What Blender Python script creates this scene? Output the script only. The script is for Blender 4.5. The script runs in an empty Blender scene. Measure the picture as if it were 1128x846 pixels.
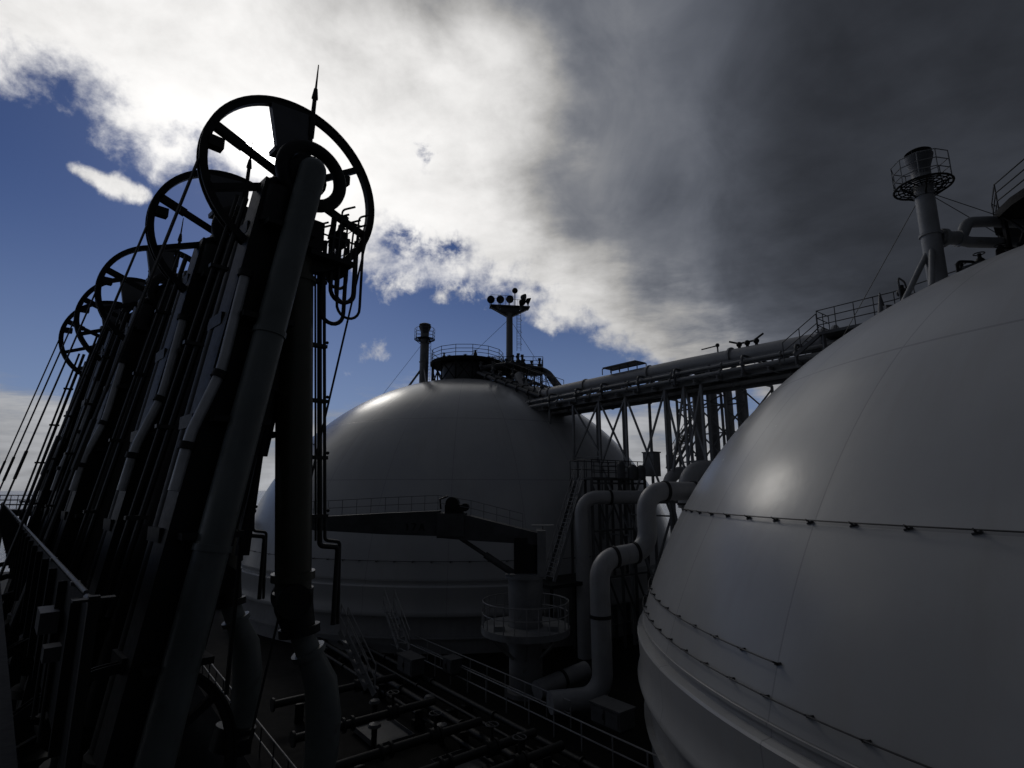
import bpy, bmesh, math, random
from mathutils import Vector, Matrix
random.seed(7)
C = bpy.context.scene.collection
SC = bpy.context.scene
R = math.radians

# ------------------------------------------------------------------ camera, sky, sun, exposure
F = 600.0 / 1128.0                                   # focal length as a fraction of the picture width
PITCH = math.atan(117 / 600.0)
cam = bpy.data.objects.new('camera', bpy.data.cameras.new('camera'))
C.objects.link(cam)
cam.data.sensor_width = 36.0
cam.data.lens = 36.0 * F
cam.data.clip_start = 0.05
cam.data.clip_end = 60000.0
cam.location = (0, 0, 0)                             # heights are counted from the photographer's eye
cam.rotation_euler = (R(90) + PITCH, 0, 0)
SC.camera = cam

SUN_DIR = Vector((-0.380, 0.758, 0.530)).normalized()
EL = math.asin(SUN_DIR.z)
AZ = math.atan2(SUN_DIR.x, SUN_DIR.y)
EXPO = -2.0
SC.view_settings.view_transform = 'Standard'
SC.view_settings.look = 'None'
SC.view_settings.exposure = EXPO
SC.view_settings.gamma = 1.0
SC.view_settings.use_curve_mapping = False

sun = bpy.data.objects.new('sun', bpy.data.lights.new('sun', 'SUN'))
C.objects.link(sun)
sun.data.energy = 0.55                               # veiled: the sun stands behind thin cloud
sun.data.angle = R(10)
sun.data.color = (1.0, 0.95, 0.87)
sun.rotation_euler = SUN_DIR.to_track_quat('Z', 'Y').to_euler()


class Ex:
    """A node socket (or number) with arithmetic."""
    tree = None

    def __init__(self, s): self.s = s

    @staticmethod
    def op(kind, *a, clamp=False):
        n = Ex.tree.nodes.new('ShaderNodeMath'); n.operation = kind; n.use_clamp = clamp
        for i, v in enumerate(a):
            v = v.s if isinstance(v, Ex) else v
            if isinstance(v, (int, float)): n.inputs[i].default_value = v
            else: Ex.tree.links.new(v, n.inputs[i])
        return Ex(n.outputs[0])

    def __add__(a, b): return Ex.op('ADD', a, b)
    __radd__ = __add__
    def __sub__(a, b): return Ex.op('SUBTRACT', a, b)
    def __rsub__(a, b): return Ex.op('SUBTRACT', b, a)
    def __mul__(a, b): return Ex.op('MULTIPLY', a, b)
    __rmul__ = __mul__
    def __truediv__(a, b): return Ex.op('DIVIDE', a, b)
    def __rtruediv__(a, b): return Ex.op('DIVIDE', b, a)
    def __pow__(a, b): return Ex.op('POWER', a, b)
    def exp(a): return Ex.op('EXPONENT', a)
    def max(a, b): return Ex.op('MAXIMUM', a, b)
    def min(a, b): return Ex.op('MINIMUM', a, b)
    def clamp(a): return Ex.op('ADD', a, 0.0, clamp=True)

    def step(a, lo, hi):
        n = Ex.tree.nodes.new('ShaderNodeMapRange'); n.interpolation_type = 'SMOOTHSTEP'
        Ex.tree.links.new(a.s, n.inputs[0])
        n.inputs[1].default_value = lo; n.inputs[2].default_value = hi
        return Ex(n.outputs[0])


def comb(x, y, z):
    n = Ex.tree.nodes.new('ShaderNodeCombineXYZ')
    for i, v in enumerate((x, y, z)):
        if isinstance(v, Ex): Ex.tree.links.new(v.s, n.inputs[i])
        else: n.inputs[i].default_value = v
    return n.outputs[0]


def fbm(vec, scale, detail=6.0, rough=0.55, dist=0.0):
    n = Ex.tree.nodes.new('ShaderNodeTexNoise')
    n.inputs['Scale'].default_value = scale; n.inputs['Detail'].default_value = detail
    n.inputs['Roughness'].default_value = rough; n.inputs['Distortion'].default_value = dist
    Ex.tree.links.new(vec, n.inputs['Vector'])
    return Ex(n.outputs['Fac'])


def mixcol(f, a, b):
    n = Ex.tree.nodes.new('ShaderNodeMix'); n.data_type = 'RGBA'
    for i, v in ((0, f), (6, a), (7, b)):
        v = v.s if isinstance(v, Ex) else v
        if isinstance(v, (tuple, float, int)): n.inputs[i].default_value = v
        else: Ex.tree.links.new(v, n.inputs[i])
    return n.outputs[2]


def make_sky():
    w = bpy.data.worlds.new('World'); SC.world = w; w.use_nodes = True
    t = w.node_tree; Ex.tree = t
    bg = t.nodes['Background']
    SKY = 0.1
    bg.inputs['Strength'].default_value = SKY
    G = 1.0 / SKY / 2 ** EXPO                        # a cloud value of 1 shows as white
    sky = t.nodes.new('ShaderNodeTexSky'); sky.sky_type = 'NISHITA'; sky.sun_disc = False
    sky.sun_elevation = EL; sky.sun_rotation = AZ
    sky.air_density = 1.0; sky.dust_density = 0.3; sky.ozone_density = 2.5; sky.altitude = 100
    tc = t.nodes.new('ShaderNodeTexCoord')
    sep = t.nodes.new('ShaderNodeSeparateXYZ'); t.links.new(tc.outputs['Generated'], sep.inputs[0])
    x, y, z = (Ex(o) for o in sep.outputs)
    dirv = tc.outputs['Generated']
    zz = z.max(0.0) + 0.035
    px, py = x / zz, y / zz                          # where the view ray meets a cloud layer one unit up
    pv = comb(px, py, 0.3)
    nA = fbm(pv, 1.15, 7, 0.58, 0.25)
    nB = fbm(dirv, 9.0, 8, 0.62, 0.15)
    nC = fbm(dirv, 3.2, 5, 0.5, 0.3)
    nE = fbm(dirv, 26.0, 6, 0.6, 0.3)
    nD = fbm(pv, 3.6, 6, 0.6, 0.2)

    def blob(d, wd):
        d = Vector(d).normalized()
        q = (x - d.x) * (x - d.x) + (y - d.y) * (y - d.y) + (z - d.z) * (z - d.z)
        return (q * (-1.0 / (wd * wd))).exp()
    sd = SUN_DIR
    cs = (x * sd.x + y * sd.y + z * sd.z).min(1.0)
    s = py - px * 1.05 - 2.62                        # signed distance to the straight edge of the cloud sheet
    thick = (0.0 - s).max(0.0)
    dens = s * -1.5 + (nA - 0.5) * 1.5 + (nB - 0.5) * 2.4 + (nE - 0.5) * 1.1
    dens = dens - blob((-0.142, 0.818, 0.558), 0.045) * ((nE - 0.5) * 5.0 + (nB - 0.5) * 3.0 + 1.1).max(0.0)
    dens = dens - blob((-0.185, 0.883, 0.432), 0.05) * ((nE - 0.5) * 4.0 + 0.6).max(0.0)
    dens = dens - blob((-0.108, 0.9, 0.423), 0.04) * ((nE - 0.5) * 4.0 + 0.5).max(0.0)
    dens = dens - blob((-0.602, 0.637, 0.481), 0.1) * 0.5
    dens = dens + blob((-0.219, 0.883, 0.415), 0.075) * 0.35 + blob((-0.12, 0.91, 0.396), 0.06) * 0.3 + blob((-0.284, 0.86, 0.424), 0.06) * 0.4
    aS = dens.step(-0.25, 0.65)
    pf = blob((-0.601, 0.672, 0.433), 0.012) * 1.0 + blob((-0.592, 0.682, 0.429), 0.014) * 1.1 + blob((-0.579, 0.693, 0.429), 0.017) * 1.15 + blob((-0.565, 0.706, 0.427), 0.02) * 1.2 + blob((-0.55, 0.72, 0.424), 0.022) * 1.2 + blob((-0.537, 0.731, 0.422), 0.015) * 0.9 + blob((-0.218, 0.911, 0.349), 0.042) * 1.25 + blob((-0.259, 0.895, 0.364), 0.03) * 0.95 + blob((-0.175, 0.909, 0.379), 0.03) * 0.95 + blob((-0.137, 0.931, 0.339), 0.03) * 0.9 + blob((-0.097, 0.932, 0.35), 0.042) * 1.25 + blob((-0.056, 0.947, 0.316), 0.03) * 0.85 + blob((-0.031, 0.926, 0.377), 0.035) * 0.95 + blob((-0.251, 0.941, 0.225), 0.03) * 1.15 + blob((-0.266, 0.933, 0.244), 0.025) * 1.0 + blob((-0.233, 0.937, 0.262), 0.025) * 1.0 + blob((-0.215, 0.947, 0.239), 0.02) * 0.8 + blob((-0.286, 0.936, 0.204), 0.02) * 0.8 + blob((0.043, 0.95, 0.308), 0.03) * 0.75 + blob((0.076, 0.957, 0.279), 0.025) * 0.7 + blob((0.138, 0.948, 0.287), 0.045) * 0.8 + blob((0.206, 0.96, 0.192), 0.03) * 0.7 + blob((0.018, 0.967, 0.253), 0.02) * 0.6 - 0.95
    aP = (pf + (nB - 0.5) * 3.8 + (nE - 0.5) * 2.4).step(-0.05, 1.1)
    hz = fbm(comb(x * 2.2, y * 2.2, z * 11.0), 1.9, 8, 0.62, 0.3)
    hb = (1.0 - z.step(0.06, 0.26)) * 0.85 + (1.0 - z.step(-0.02, 0.08)) * 0.45
    aH = (hb + (hz - 0.5) * 2.0 - 0.30).step(0.0, 0.6) * z.step(-0.05, 0.0)
    # light in the cloud sheet: bright where it is thin or near the sun, slate grey where it is deep
    near = ((cs - 1.0) * 6.0).exp()
    m = s + (cs - 0.9) * 3.0 + (nC - 0.5) * 1.9 + (nD - 0.5) * 0.9 + (nB - 0.5) * 0.35
    m = m + blob((-0.043, 0.789, 0.613), 0.14) * 0.55 + blob((0.116, 0.831, 0.545), 0.05) * 0.35 - blob((0.096, 0.866, 0.491), 0.12) * 0.8 - blob((0.234, 0.815, 0.531), 0.14) * 0.25
    br = m.step(-1.85, -0.35)
    mott = 0.40 + nD * 0.80 + nB * 0.5
    nF = fbm(dirv, 5.5, 5, 0.55, 0.6)
    lump = ((nF - 0.5) * 2.6 + (nA - 0.5) * 1.0 + 1.08).max(0.25)
    grade = lump * (cs.step(0.64, 0.90) * (0.07 + nC * 0.11) + s.step(-2.2, -0.5) * (0.035 + nD * 0.12))
    lS = 0.030 + (nC - 0.35).max(0.0) * 0.07 + (nD - 0.5) * 0.03 + grade + br * (0.18 + near * 1.25) * mott
    lS = lS + ((cs - 1.0) * 160.0).exp() * 0.35 + ((cs - 1.0) * 900.0).exp() * 0.7
    lS = lS / (lS * 0.46 + 1.0) + ((cs - 1.0) * 3500.0).exp() * 10.0
    tint = lS.step(0.04, 0.4)
    cS = mixcol(tint, (0.83, 0.92, 1.14, 1), (1.0, 0.985, 0.97, 1))
    lP = 0.30 + (nB - 0.4) * 1.0 + (nE - 0.5) * 0.5 + near * 0.4
    lH = 0.24 + (hz - 0.4) * 0.8 + (nB - 0.5) * 0.3
    haze = mixcol(((1.0 - z.step(-0.02, 0.45)) * 0.5), sky.outputs[0], (SKYHAZE[0] * G, SKYHAZE[1] * G, SKYHAZE[2] * G, 1))
    vm = t.nodes.new('ShaderNodeVectorMath'); vm.operation = 'MULTIPLY'
    t.links.new(haze, vm.inputs[0]); vm.inputs[1].default_value = SKYTINT
    base = vm.outputs[0]

    def lit(c, l):
        n = t.nodes.new('ShaderNodeVectorMath'); n.operation = 'SCALE'
        if isinstance(c, tuple): n.inputs[0].default_value = c
        else: t.links.new(c, n.inputs[0])
        t.links.new((l * G).s, n.inputs['Scale'])
        return n.outputs[0]
    c = mixcol(aH, base, lit((0.95, 0.97, 1.02), lH))
    c = mixcol(aP, c, lit((1.0, 0.985, 0.97), lP))
    c = mixcol(aS, c, lit(cS, lS))
    t.links.new(c, bg.inputs['Color'])


SKYHAZE = (0.50, 0.49, 0.42)
SKYTINT = (0.58, 0.75, 1.24)


# ------------------------------------------------------------------ helpers
Z = Vector((0, 0, 1))


def at(u, v, y):
    """World point seen at (u, v) of the 1128 x 846 photograph, y metres ahead."""
    dx = (u - 564) / 600.0; dz = (423 - v) / 600.0
    c, s = math.cos(PITCH), math.sin(PITCH)
    r = Vector((dx, c - dz * s, s + dz * c))
    return r * (y / r.y)


NEAR = Vector((23.77, 18.42, -10.76))                # centre of the near spherical tank
FAR = Vector((-4.57, 54.1, -9.3))
AX = Vector((FAR.x - NEAR.x, FAR.y - NEAR.y, 0)).normalized()    # along the ship, away
BX = Vector((AX.y, -AX.x, 0))                        # across the ship, to starboard
DECK, JETTY, SEA, PLAT = -9.5, -11.0, -24.0, -1.75
PD = Vector((-0.684, 0.7295, 0)).normalized()         # along the jetty's upper platform, away
PN = Vector((-PD.y, PD.x, 0))                         # across it, away from the ship
P0 = Vector((-2.64, 3.63, 0))


def plat(s, w, z=0.0): return P0 + PD * s + PN * w + Z * z



def ship(k, l, z=0.0):
    return Vector((NEAR.x, NEAR.y, 0)) + AX * k + BX * l + Vector((0, 0, z))


def kl(p):
    d = Vector((p.x - NEAR.x, p.y - NEAR.y, 0))
    return d.dot(AX), d.dot(BX)


class MB:
    """Collects shapes and links them as ONE mesh object."""

    def __init__(self): self.v = []; self.f = []; self.sm = []

    def add(self, vs, fs, smooth=False):
        o = len(self.v)
        self.v += [Vector(q) for q in vs]
        self.f += [tuple(i + o for i in q) for q in fs]
        self.sm += [smooth] * len(fs)
        return self

    def box(self, c, size, rz=0.0, m=None):
        c = Vector(c); M = m or Matrix.Rotation(rz, 3, 'Z')
        h = Vector(size) / 2
        vs = [c + M @ Vector((sx * h.x, sy * h.y, sz * h.z)) for sz in (-1, 1) for sy in (-1, 1) for sx in (-1, 1)]
        return self.add(vs, [(0, 2, 3, 1), (4, 5, 7, 6), (0, 1, 5, 4), (2, 6, 7, 3), (0, 4, 6, 2), (1, 3, 7, 5)])

    def beam(self, a, b, w, h=None, side=None):
        a, b = Vector(a), Vector(b); h = h or w
        d = (b - a); L = d.length
        if L < 1e-6: return self
        d /= L
        s = Vector(side) if side else (Z.cross(d) if abs(d.z) < 0.98 else Vector((1, 0, 0)))
        s = (s - d * s.dot(d)).normalized(); u = d.cross(s)
        M = Matrix((d, s, u)).transposed()
        return self.box((a + b) / 2, (L, w, h), m=M)

    def ibeam(self, a, b, w, h):
        a, b = Vector(a), Vector(b)
        d = (b - a).normalized()
        s = (Z.cross(d) if abs(d.z) < 0.98 else Vector((1, 0, 0))).normalized(); u = d.cross(s)
        t = h * 0.12
        self.beam(a + u * (h - t) / 2, b + u * (h - t) / 2, w, t)
        self.beam(a - u * (h - t) / 2, b - u * (h - t) / 2, w, t)
        return self.beam(a, b, w * 0.18, h - 2 * t - 0.004)

    def tube(self, pts, r, seg=8, cap=True):
        pts = [Vector(p) for p in pts]
        n = len(pts); rs = r if isinstance(r, (list, tuple)) else [r] * n
        t0 = (pts[1] - pts[0]).normalized()
        ref = Vector((1, 0, 0)) if abs(t0.x) < 0.8 else Vector((0, 1, 0))
        nrm = (ref - t0 * ref.dot(t0)).normalized()
        vs = []
        for i, p in enumerate(pts):
            if i == 0: t = t0
            elif i == n - 1: t = (pts[-1] - pts[-2]).normalized()
            else:
                t = (pts[i + 1] - p).normalized() + (p - pts[i - 1]).normalized()
                t = t.normalized() if t.length > 1e-6 else t0
            nrm = (nrm - t * nrm.dot(t)).normalized(); b = t.cross(nrm)
            for j in range(seg):
                a = 2 * math.pi * j / seg
                vs.append(p + (nrm * math.cos(a) + b * math.sin(a)) * rs[i])
        fs = [(i * seg + j, i * seg + (j + 1) % seg, (i + 1) * seg + (j + 1) % seg, (i + 1) * seg + j)
              for i in range(n - 1) for j in range(seg)]
        self.add(vs, fs, True)
        if cap:
            o = len(self.v) - n * seg
            self.f += [tuple(o + j for j in reversed(range(seg))), tuple(o + (n - 1) * seg + j for j in range(seg))]
            self.sm += [False, False]
        return self

    def cyl(self, a, b, r, r1=None, seg=16):
        return self.tube([a, b], [r, r if r1 is None else r1], seg)

    def flange(self, p, d, r, w=0.1, seg=20):
        d = Vector(d).normalized() * w / 2; p = Vector(p)
        return self.cyl(p - d, p + d, r, seg=seg)

    def lathe(self, prof, c=(0, 0, 0), seg=32, axis=(0, 0, 1), cap=False):
        c = Vector(c); ax = Vector(axis).normalized()
        q = ax.to_track_quat('Z', 'Y').to_matrix()
        vs = []
        for r, z in prof:
            for j in range(seg):
                a = 2 * math.pi * j / seg
                vs.append(c + q @ Vector((r * math.cos(a), r * math.sin(a), z)))
        n = len(prof)
        fs = [(i * seg + j, i * seg + (j + 1) % seg, (i + 1) * seg + (j + 1) % seg, (i + 1) * seg + j)
              for i in range(n - 1) for j in range(seg)]
        return self.add(vs, fs, True)

    def ring(self, c, r, tr, axis=(0, 0, 1), seg=40, tseg=8, a0=0.0, a1=2 * math.pi):
        q = Vector(axis).normalized().to_track_quat('Z', 'Y').to_matrix(); c = Vector(c)
        full = a1 - a0 > 2 * math.pi - 1e-4
        pts = [c + q @ Vector((r * math.cos(a0 + (a1 - a0) * i / seg), r * math.sin(a0 + (a1 - a0) * i / seg), 0)) for i in range(seg + 1)]
        return self.tube(pts, tr, tseg, cap=not full)

    def ball(self, c, r, seg=14, rings=8, sq=(1, 1, 1)):
        prof = [(math.sin(math.pi * i / rings), -math.cos(math.pi * i / rings)) for i in range(rings + 1)]
        o = len(self.v)
        self.lathe([(max(a, 1e-3), b) for a, b in prof], (0, 0, 0), seg)
        for i in range(o, len(self.v)):
            p = self.v[i]; self.v[i] = Vector(c) + Vector((p.x * r * sq[0], p.y * r * sq[1], p.z * r * sq[2]))
        return self

    def rail(self, pts, h=1.05, gap=1.3, r=0.022, rails=(1.0, 0.52), closed=False):
        pts = [Vector(p) for p in pts]
        if closed: pts = pts + [pts[0]]
        for k in rails:
            self.tube([p + Z * h * k for p in pts], r, 6)
        for a, b in zip(pts, pts[1:]):
            n = max(1, round((b - a).length / gap))
            for i in range(n):
                p = a.lerp(b, i / n); self.tube([p, p + Z * h], r, 6)
        self.tube([pts[-1], pts[-1] + Z * h], r, 6)
        return self

    def ladder(self, a, b, w=0.4, side=(1, 0, 0), step=0.3, r=0.02, hoops=False, out=None):
        a, b = Vector(a), Vector(b); s = Vector(side).normalized() * w / 2
        self.tube([a - s, b - s], r, 6); self.tube([a + s, b + s], r, 6)
        n = int((b - a).length / step)
        for i in range(1, n):
            p = a.lerp(b, i / n); self.tube([p - s, p + s], r * 0.7, 5)
        if hoops:
            o = Vector(out).normalized()
            for i in range(2, n, 4):
                p = a.lerp(b, i / n)
                self.tube([p - s, p - s * 1.3 + o * 0.35, p + o * 0.62, p + s * 1.3 + o * 0.35, p + s], r * 0.7, 5)
        return self

    def build(self, name, mat, parent=None, origin=None):
        me = bpy.data.meshes.new(name)
        o = Vector((0, 0, 0))
        if origin is not None: o = Vector(origin)
        elif parent is not None and not parent.get('is_local'): o = world_base(parent)
        me.from_pydata([v - o for v in self.v], [], self.f)
        me.polygons.foreach_set('use_smooth', self.sm)
        me.materials.append(mat)
        try: me.set_sharp_from_angle(angle=0.7)
        except Exception: pass
        me.update()
        ob = bpy.data.objects.new(name, me); C.objects.link(ob)
        if parent is not None: ob.parent = parent
        elif origin is not None: ob.location = o
        if parent is not None and parent.get('is_local'): LOCAL.append(ob); ob['is_local'] = True
        return ob


LOCAL = []


def world_base(o):
    p = Vector((0, 0, 0))
    while o is not None: p += o.location; o = o.parent
    return p


def thing(name, label, cat, loc, rz=0.0, group=None, local=False):
    o = bpy.data.objects.new(name, None); C.objects.link(o)
    o.location = loc; o.rotation_euler = (0, 0, rz); o.empty_display_size = 0.3
    o['label'] = label; o['category'] = cat
    if group: o['group'] = group
    if local: o['is_local'] = True; LOCAL.append(o)
    return o


def tag(o, label, cat, group=None):
    o['label'] = label; o['category'] = cat
    if group: o['group'] = group
    return o


def struct(o): o['kind'] = 'structure'; return o


def copy_tree(o, parent=None):
    c = o.copy(); C.objects.link(c)
    if parent is not None: c.parent = parent
    for ch in list(o.children): copy_tree(ch, c)
    return c


def fillet(pts, rad, n=8):
    """Round the corners of a polyline: a pipe run with bends."""
    pts = [Vector(p) for p in pts]; out = [pts[0]]
    for i in range(1, len(pts) - 1):
        a, p, b = pts[i - 1], pts[i], pts[i + 1]
        u = (a - p).normalized(); w = (b - p).normalized()
        ang = u.angle(w)
        d = min(rad / math.tan(ang / 2), (a - p).length * 0.49, (b - p).length * 0.49)
        rr = d * math.tan(ang / 2)
        cen = p + (u + w).normalized() * (rr / math.sin(ang / 2))
        s, e = p + u * d - cen, p + w * d - cen
        for k in range(n + 1):
            q = s.normalized().slerp(e.normalized(), k / n) * rr if s.length > 1e-6 and s.angle(e) > 1e-4 else s.lerp(e, k / n)
            out.append(cen + q)
    out.append(pts[-1])
    return out


# ------------------------------------------------------------------ materials
def paint(name, col, rough=0.5, vary=0.25, scale=1.5, metal=0.0, grime=None, bump=0.0, spec=0.5, streak=0.0):
    m = bpy.data.materials.new(name); m.use_nodes = True
    t = m.node_tree; Ex.tree = t
    p = t.nodes['Principled BSDF']
    tc = t.nodes.new('ShaderNodeTexCoord')
    n1 = fbm(tc.outputs['Object'], scale, 6, 0.6, 0.2)
    dark = tuple(c * (1 - vary) for c in col) + (1,)
    lite = tuple(min(1, c * (1 + vary)) for c in col) + (1,)
    c = mixcol(n1.step(0.3, 0.7), dark, lite)
    if grime:
        n2 = fbm(tc.outputs['Object'], scale * 3.3, 8, 0.65)
        c = mixcol(n2.step(0.58, 0.75) * 0.6, c, tuple(grime) + (1,))
    if streak:
        mp = t.nodes.new('ShaderNodeMapping'); mp.inputs['Scale'].default_value = (3.0, 3.0, 0.12)
        t.links.new(tc.outputs['Object'], mp.inputs[0])
        n3 = fbm(mp.outputs[0], 1.3, 7, 0.6)
        c = mixcol(n3.step(0.5, 0.78) * streak, c, tuple(q * 0.55 for q in col) + (1,))
    t.links.new(c, p.inputs['Base Color'])
    n4 = fbm(tc.outputs['Object'], scale * 5, 5, 0.6)
    t.links.new((n4 * 0.25 + (rough - 0.12)).s, p.inputs['Roughness'])
    p.inputs['Metallic'].default_value = metal
    p.inputs['Specular IOR Level'].default_value = spec
    if bump:
        b = t.nodes.new('ShaderNodeBump'); b.inputs['Strength'].default_value = bump; b.inputs['Distance'].default_value = 0.02
        t.links.new(n4.s, b.inputs['Height']); t.links.new(b.outputs[0], p.inputs['Normal'])
    return m


def dome_paint():
    m = bpy.data.materials.new('tank cover paint'); m.use_nodes = True
    t = m.node_tree; Ex.tree = t
    p = t.nodes['Principled BSDF']
    tc = t.nodes.new('ShaderNodeTexCoord')
    sep = t.nodes.new('ShaderNodeSeparateXYZ'); t.links.new(tc.outputs['Object'], sep.inputs[0])
    x, y, z = (Ex(o) for o in sep.outputs)
    ang = Ex.op('ARCTAN2', y, x) * (24 / (2 * math.pi))
    fr = Ex.op('ABSOLUTE', Ex.op('FRACT', ang + 0.37) - 0.5)
    rad = (x * x + y * y) ** 0.5
    w = 0.02 / (rad * 0.2618 + 0.05)                  # a seam about 4 cm wide at any height
    seam = Ex.op('LESS_THAN', fr, w)
    seamz = Ex.op('LESS_THAN', Ex.op('ABSOLUTE', z - 10.0), 0.03).max(Ex.op('LESS_THAN', Ex.op('ABSOLUTE', z - 14.6), 0.03))
    sm = seam.max(seamz)
    soft = (1.0 - fr.step(0.0, 0.06))                 # sheet pulled in at the welds
    n1 = fbm(tc.outputs['Object'], 0.22, 5, 0.55, 0.3)
    n2 = fbm(tc.outputs['Object'], 2.5, 7, 0.6)
    lon = comb(ang * 3.0, z * 0.12, 0.0)
    n3 = fbm(lon, 2.2, 7, 0.62)
    c = mixcol(n1.step(0.3, 0.7), (0.37, 0.375, 0.385, 1), (0.43, 0.43, 0.43, 1))
    c = mixcol(n3.step(0.45, 0.8) * 0.4, c, (0.34, 0.33, 0.31, 1))
    c = mixcol(n2.step(0.62, 0.78) * 0.15, c, (0.33, 0.31, 0.28, 1))
    c = mixcol(sm * 0.6, c, (0.24, 0.24, 0.25, 1))
    t.links.new(c, p.inputs['Base Color'])
    t.links.new((n2 * 0.10 + n1 * 0.10 + 0.14).s, p.inputs['Roughness'])
    p.inputs['Specular IOR Level'].default_value = 0.27
    b = t.nodes.new('ShaderNodeBump'); b.inputs['Strength'].default_value = 0.35; b.inputs['Distance'].default_value = 0.03
    t.links.new((n1 * 2.2 + n2 * 0.15 - soft * 0.12 - sm * 0.2).s, b.inputs['Height'])
    t.links.new(b.outputs[0], p.inputs['Normal'])
    return m


def sea_mat():
    m = bpy.data.materials.new('sea water'); m.use_nodes = True
    t = m.node_tree; Ex.tree = t
    p = t.nodes['Principled BSDF']
    tc = t.nodes.new('ShaderNodeTexCoord')
    n1 = fbm(tc.outputs['Object'], 0.18, 8, 0.62, 0.4)
    p.inputs['Base Color'].default_value = (0.012, 0.02, 0.03, 1)
    p.inputs['Roughness'].default_value = 0.14
    b = t.nodes.new('ShaderNodeBump'); b.inputs['Strength'].default_value = 0.9; b.inputs['Distance'].default_value = 1.2
    t.links.new(n1.s, b.inputs['Height']); t.links.new(b.outputs[0], p.inputs['Normal'])
    return m


def grating_mat():
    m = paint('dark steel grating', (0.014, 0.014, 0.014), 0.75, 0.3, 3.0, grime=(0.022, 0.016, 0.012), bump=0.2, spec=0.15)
    return m


M = {}

make_sky()
M['dome'] = dome_paint()
M['pipe'] = paint('white pipe lagging', (0.27, 0.272, 0.278), 0.45, 0.12, 0.8, grime=(0.18, 0.15, 0.12), streak=0.3)
M['grey'] = paint('grey steel paint', (0.17, 0.175, 0.18), 0.5, 0.2, 1.0, grime=(0.09, 0.06, 0.04), streak=0.3)
M['dgrey'] = paint('dark grey steel paint', (0.06, 0.062, 0.066), 0.5, 0.25, 1.0, grime=(0.05, 0.03, 0.02))
M['black'] = paint('black steel paint', (0.009, 0.009, 0.009), 0.55, 0.3, 2.0, grime=(0.016, 0.012, 0.009), spec=0.3)
M['arm'] = paint('grey green arm paint', (0.115, 0.13, 0.125), 0.42, 0.15, 1.2, grime=(0.05, 0.04, 0.03), streak=0.35)
M['olive'] = paint('olive arm paint', (0.045, 0.045, 0.028), 0.45, 0.2, 1.2, grime=(0.03, 0.022, 0.015))
M['dolive'] = paint('dark olive arm paint', (0.016, 0.016, 0.010), 0.5, 0.2, 1.2, grime=(0.012, 0.01, 0.008), spec=0.3)
M['jib'] = paint('dark jib paint', (0.06, 0.061, 0.064), 0.5, 0.25, 1.0, grime=(0.03, 0.02, 0.015), spec=0.3)
M['conduit'] = paint('galvanised conduit', (0.42, 0.43, 0.44), 0.4, 0.15, 2.5, metal=0.3)
M['cable'] = paint('tarred wire rope', (0.012, 0.012, 0.012), 0.55, 0.2, 8.0)
M['hose'] = paint('black rubber hose', (0.01, 0.01, 0.01), 0.5, 0.2, 4.0)
M['rail'] = paint('pale rail paint', (0.22, 0.22, 0.22), 0.45, 0.15, 3.0)
M['drail'] = paint('dark rail paint', (0.03, 0.03, 0.032), 0.5, 0.2, 3.0)
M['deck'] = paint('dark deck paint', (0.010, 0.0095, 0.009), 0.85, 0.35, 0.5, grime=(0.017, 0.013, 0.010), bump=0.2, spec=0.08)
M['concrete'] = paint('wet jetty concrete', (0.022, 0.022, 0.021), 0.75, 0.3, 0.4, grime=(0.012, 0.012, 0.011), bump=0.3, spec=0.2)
M['grate'] = grating_mat()
M['white'] = paint('chalky white paint', (0.6, 0.6, 0.58), 0.5, 0.1, 2.0, grime=(0.3, 0.22, 0.15))
M['glass'] = paint('dark lamp glass', (0.03, 0.03, 0.035), 0.12, 0.1, 2.0)
M['letter'] = paint('black stencil paint', (0.004, 0.004, 0.004), 0.6, 0.1, 2.0)
M['sea'] = sea_mat()

# ------------------------------------------------------------------ sea, ship deck, jetty
m = MB()
m.lathe([(0.01, 0), (60, 0), (300, 0), (1500, 0), (8000, 0), (40000, 0)], (0, 0, SEA), 48)
struct(m.build('sea', M['sea'], origin=(0, 0, SEA)))

m = MB()                                             # the ship's hull block with its main deck
hull = [(-70, -24), (120, -24), (150, 0), (120, 24), (-70, 24)]
top = [ship(k, l, DECK) for k, l in hull]; bot = [ship(k, l * 0.97, SEA - 4) for k, l in hull]
n = len(hull)
m.add(top + bot, [tuple(range(n))[::-1], tuple(range(n, 2 * n))] + [(i, (i + 1) % n, n + (i + 1) % n, n + i) for i in range(n)])
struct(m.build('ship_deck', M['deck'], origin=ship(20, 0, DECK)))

SM = Matrix((AX, -BX, Z)).transposed()               # local x along the ship, y to port
m = MB()
m.box(ship(20, -45.5, JETTY - 0.6), (170, 39, 1.2), m=SM)
for k in range(-50, 100, 12):
    for l in (-29, -44, -60):
        m.cyl(ship(k, l, JETTY - 1.2), ship(k, l, SEA - 3), 0.6, seg=14)
struct(m.build('jetty', M['concrete'], origin=ship(20, -45.5, JETTY)))

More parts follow.
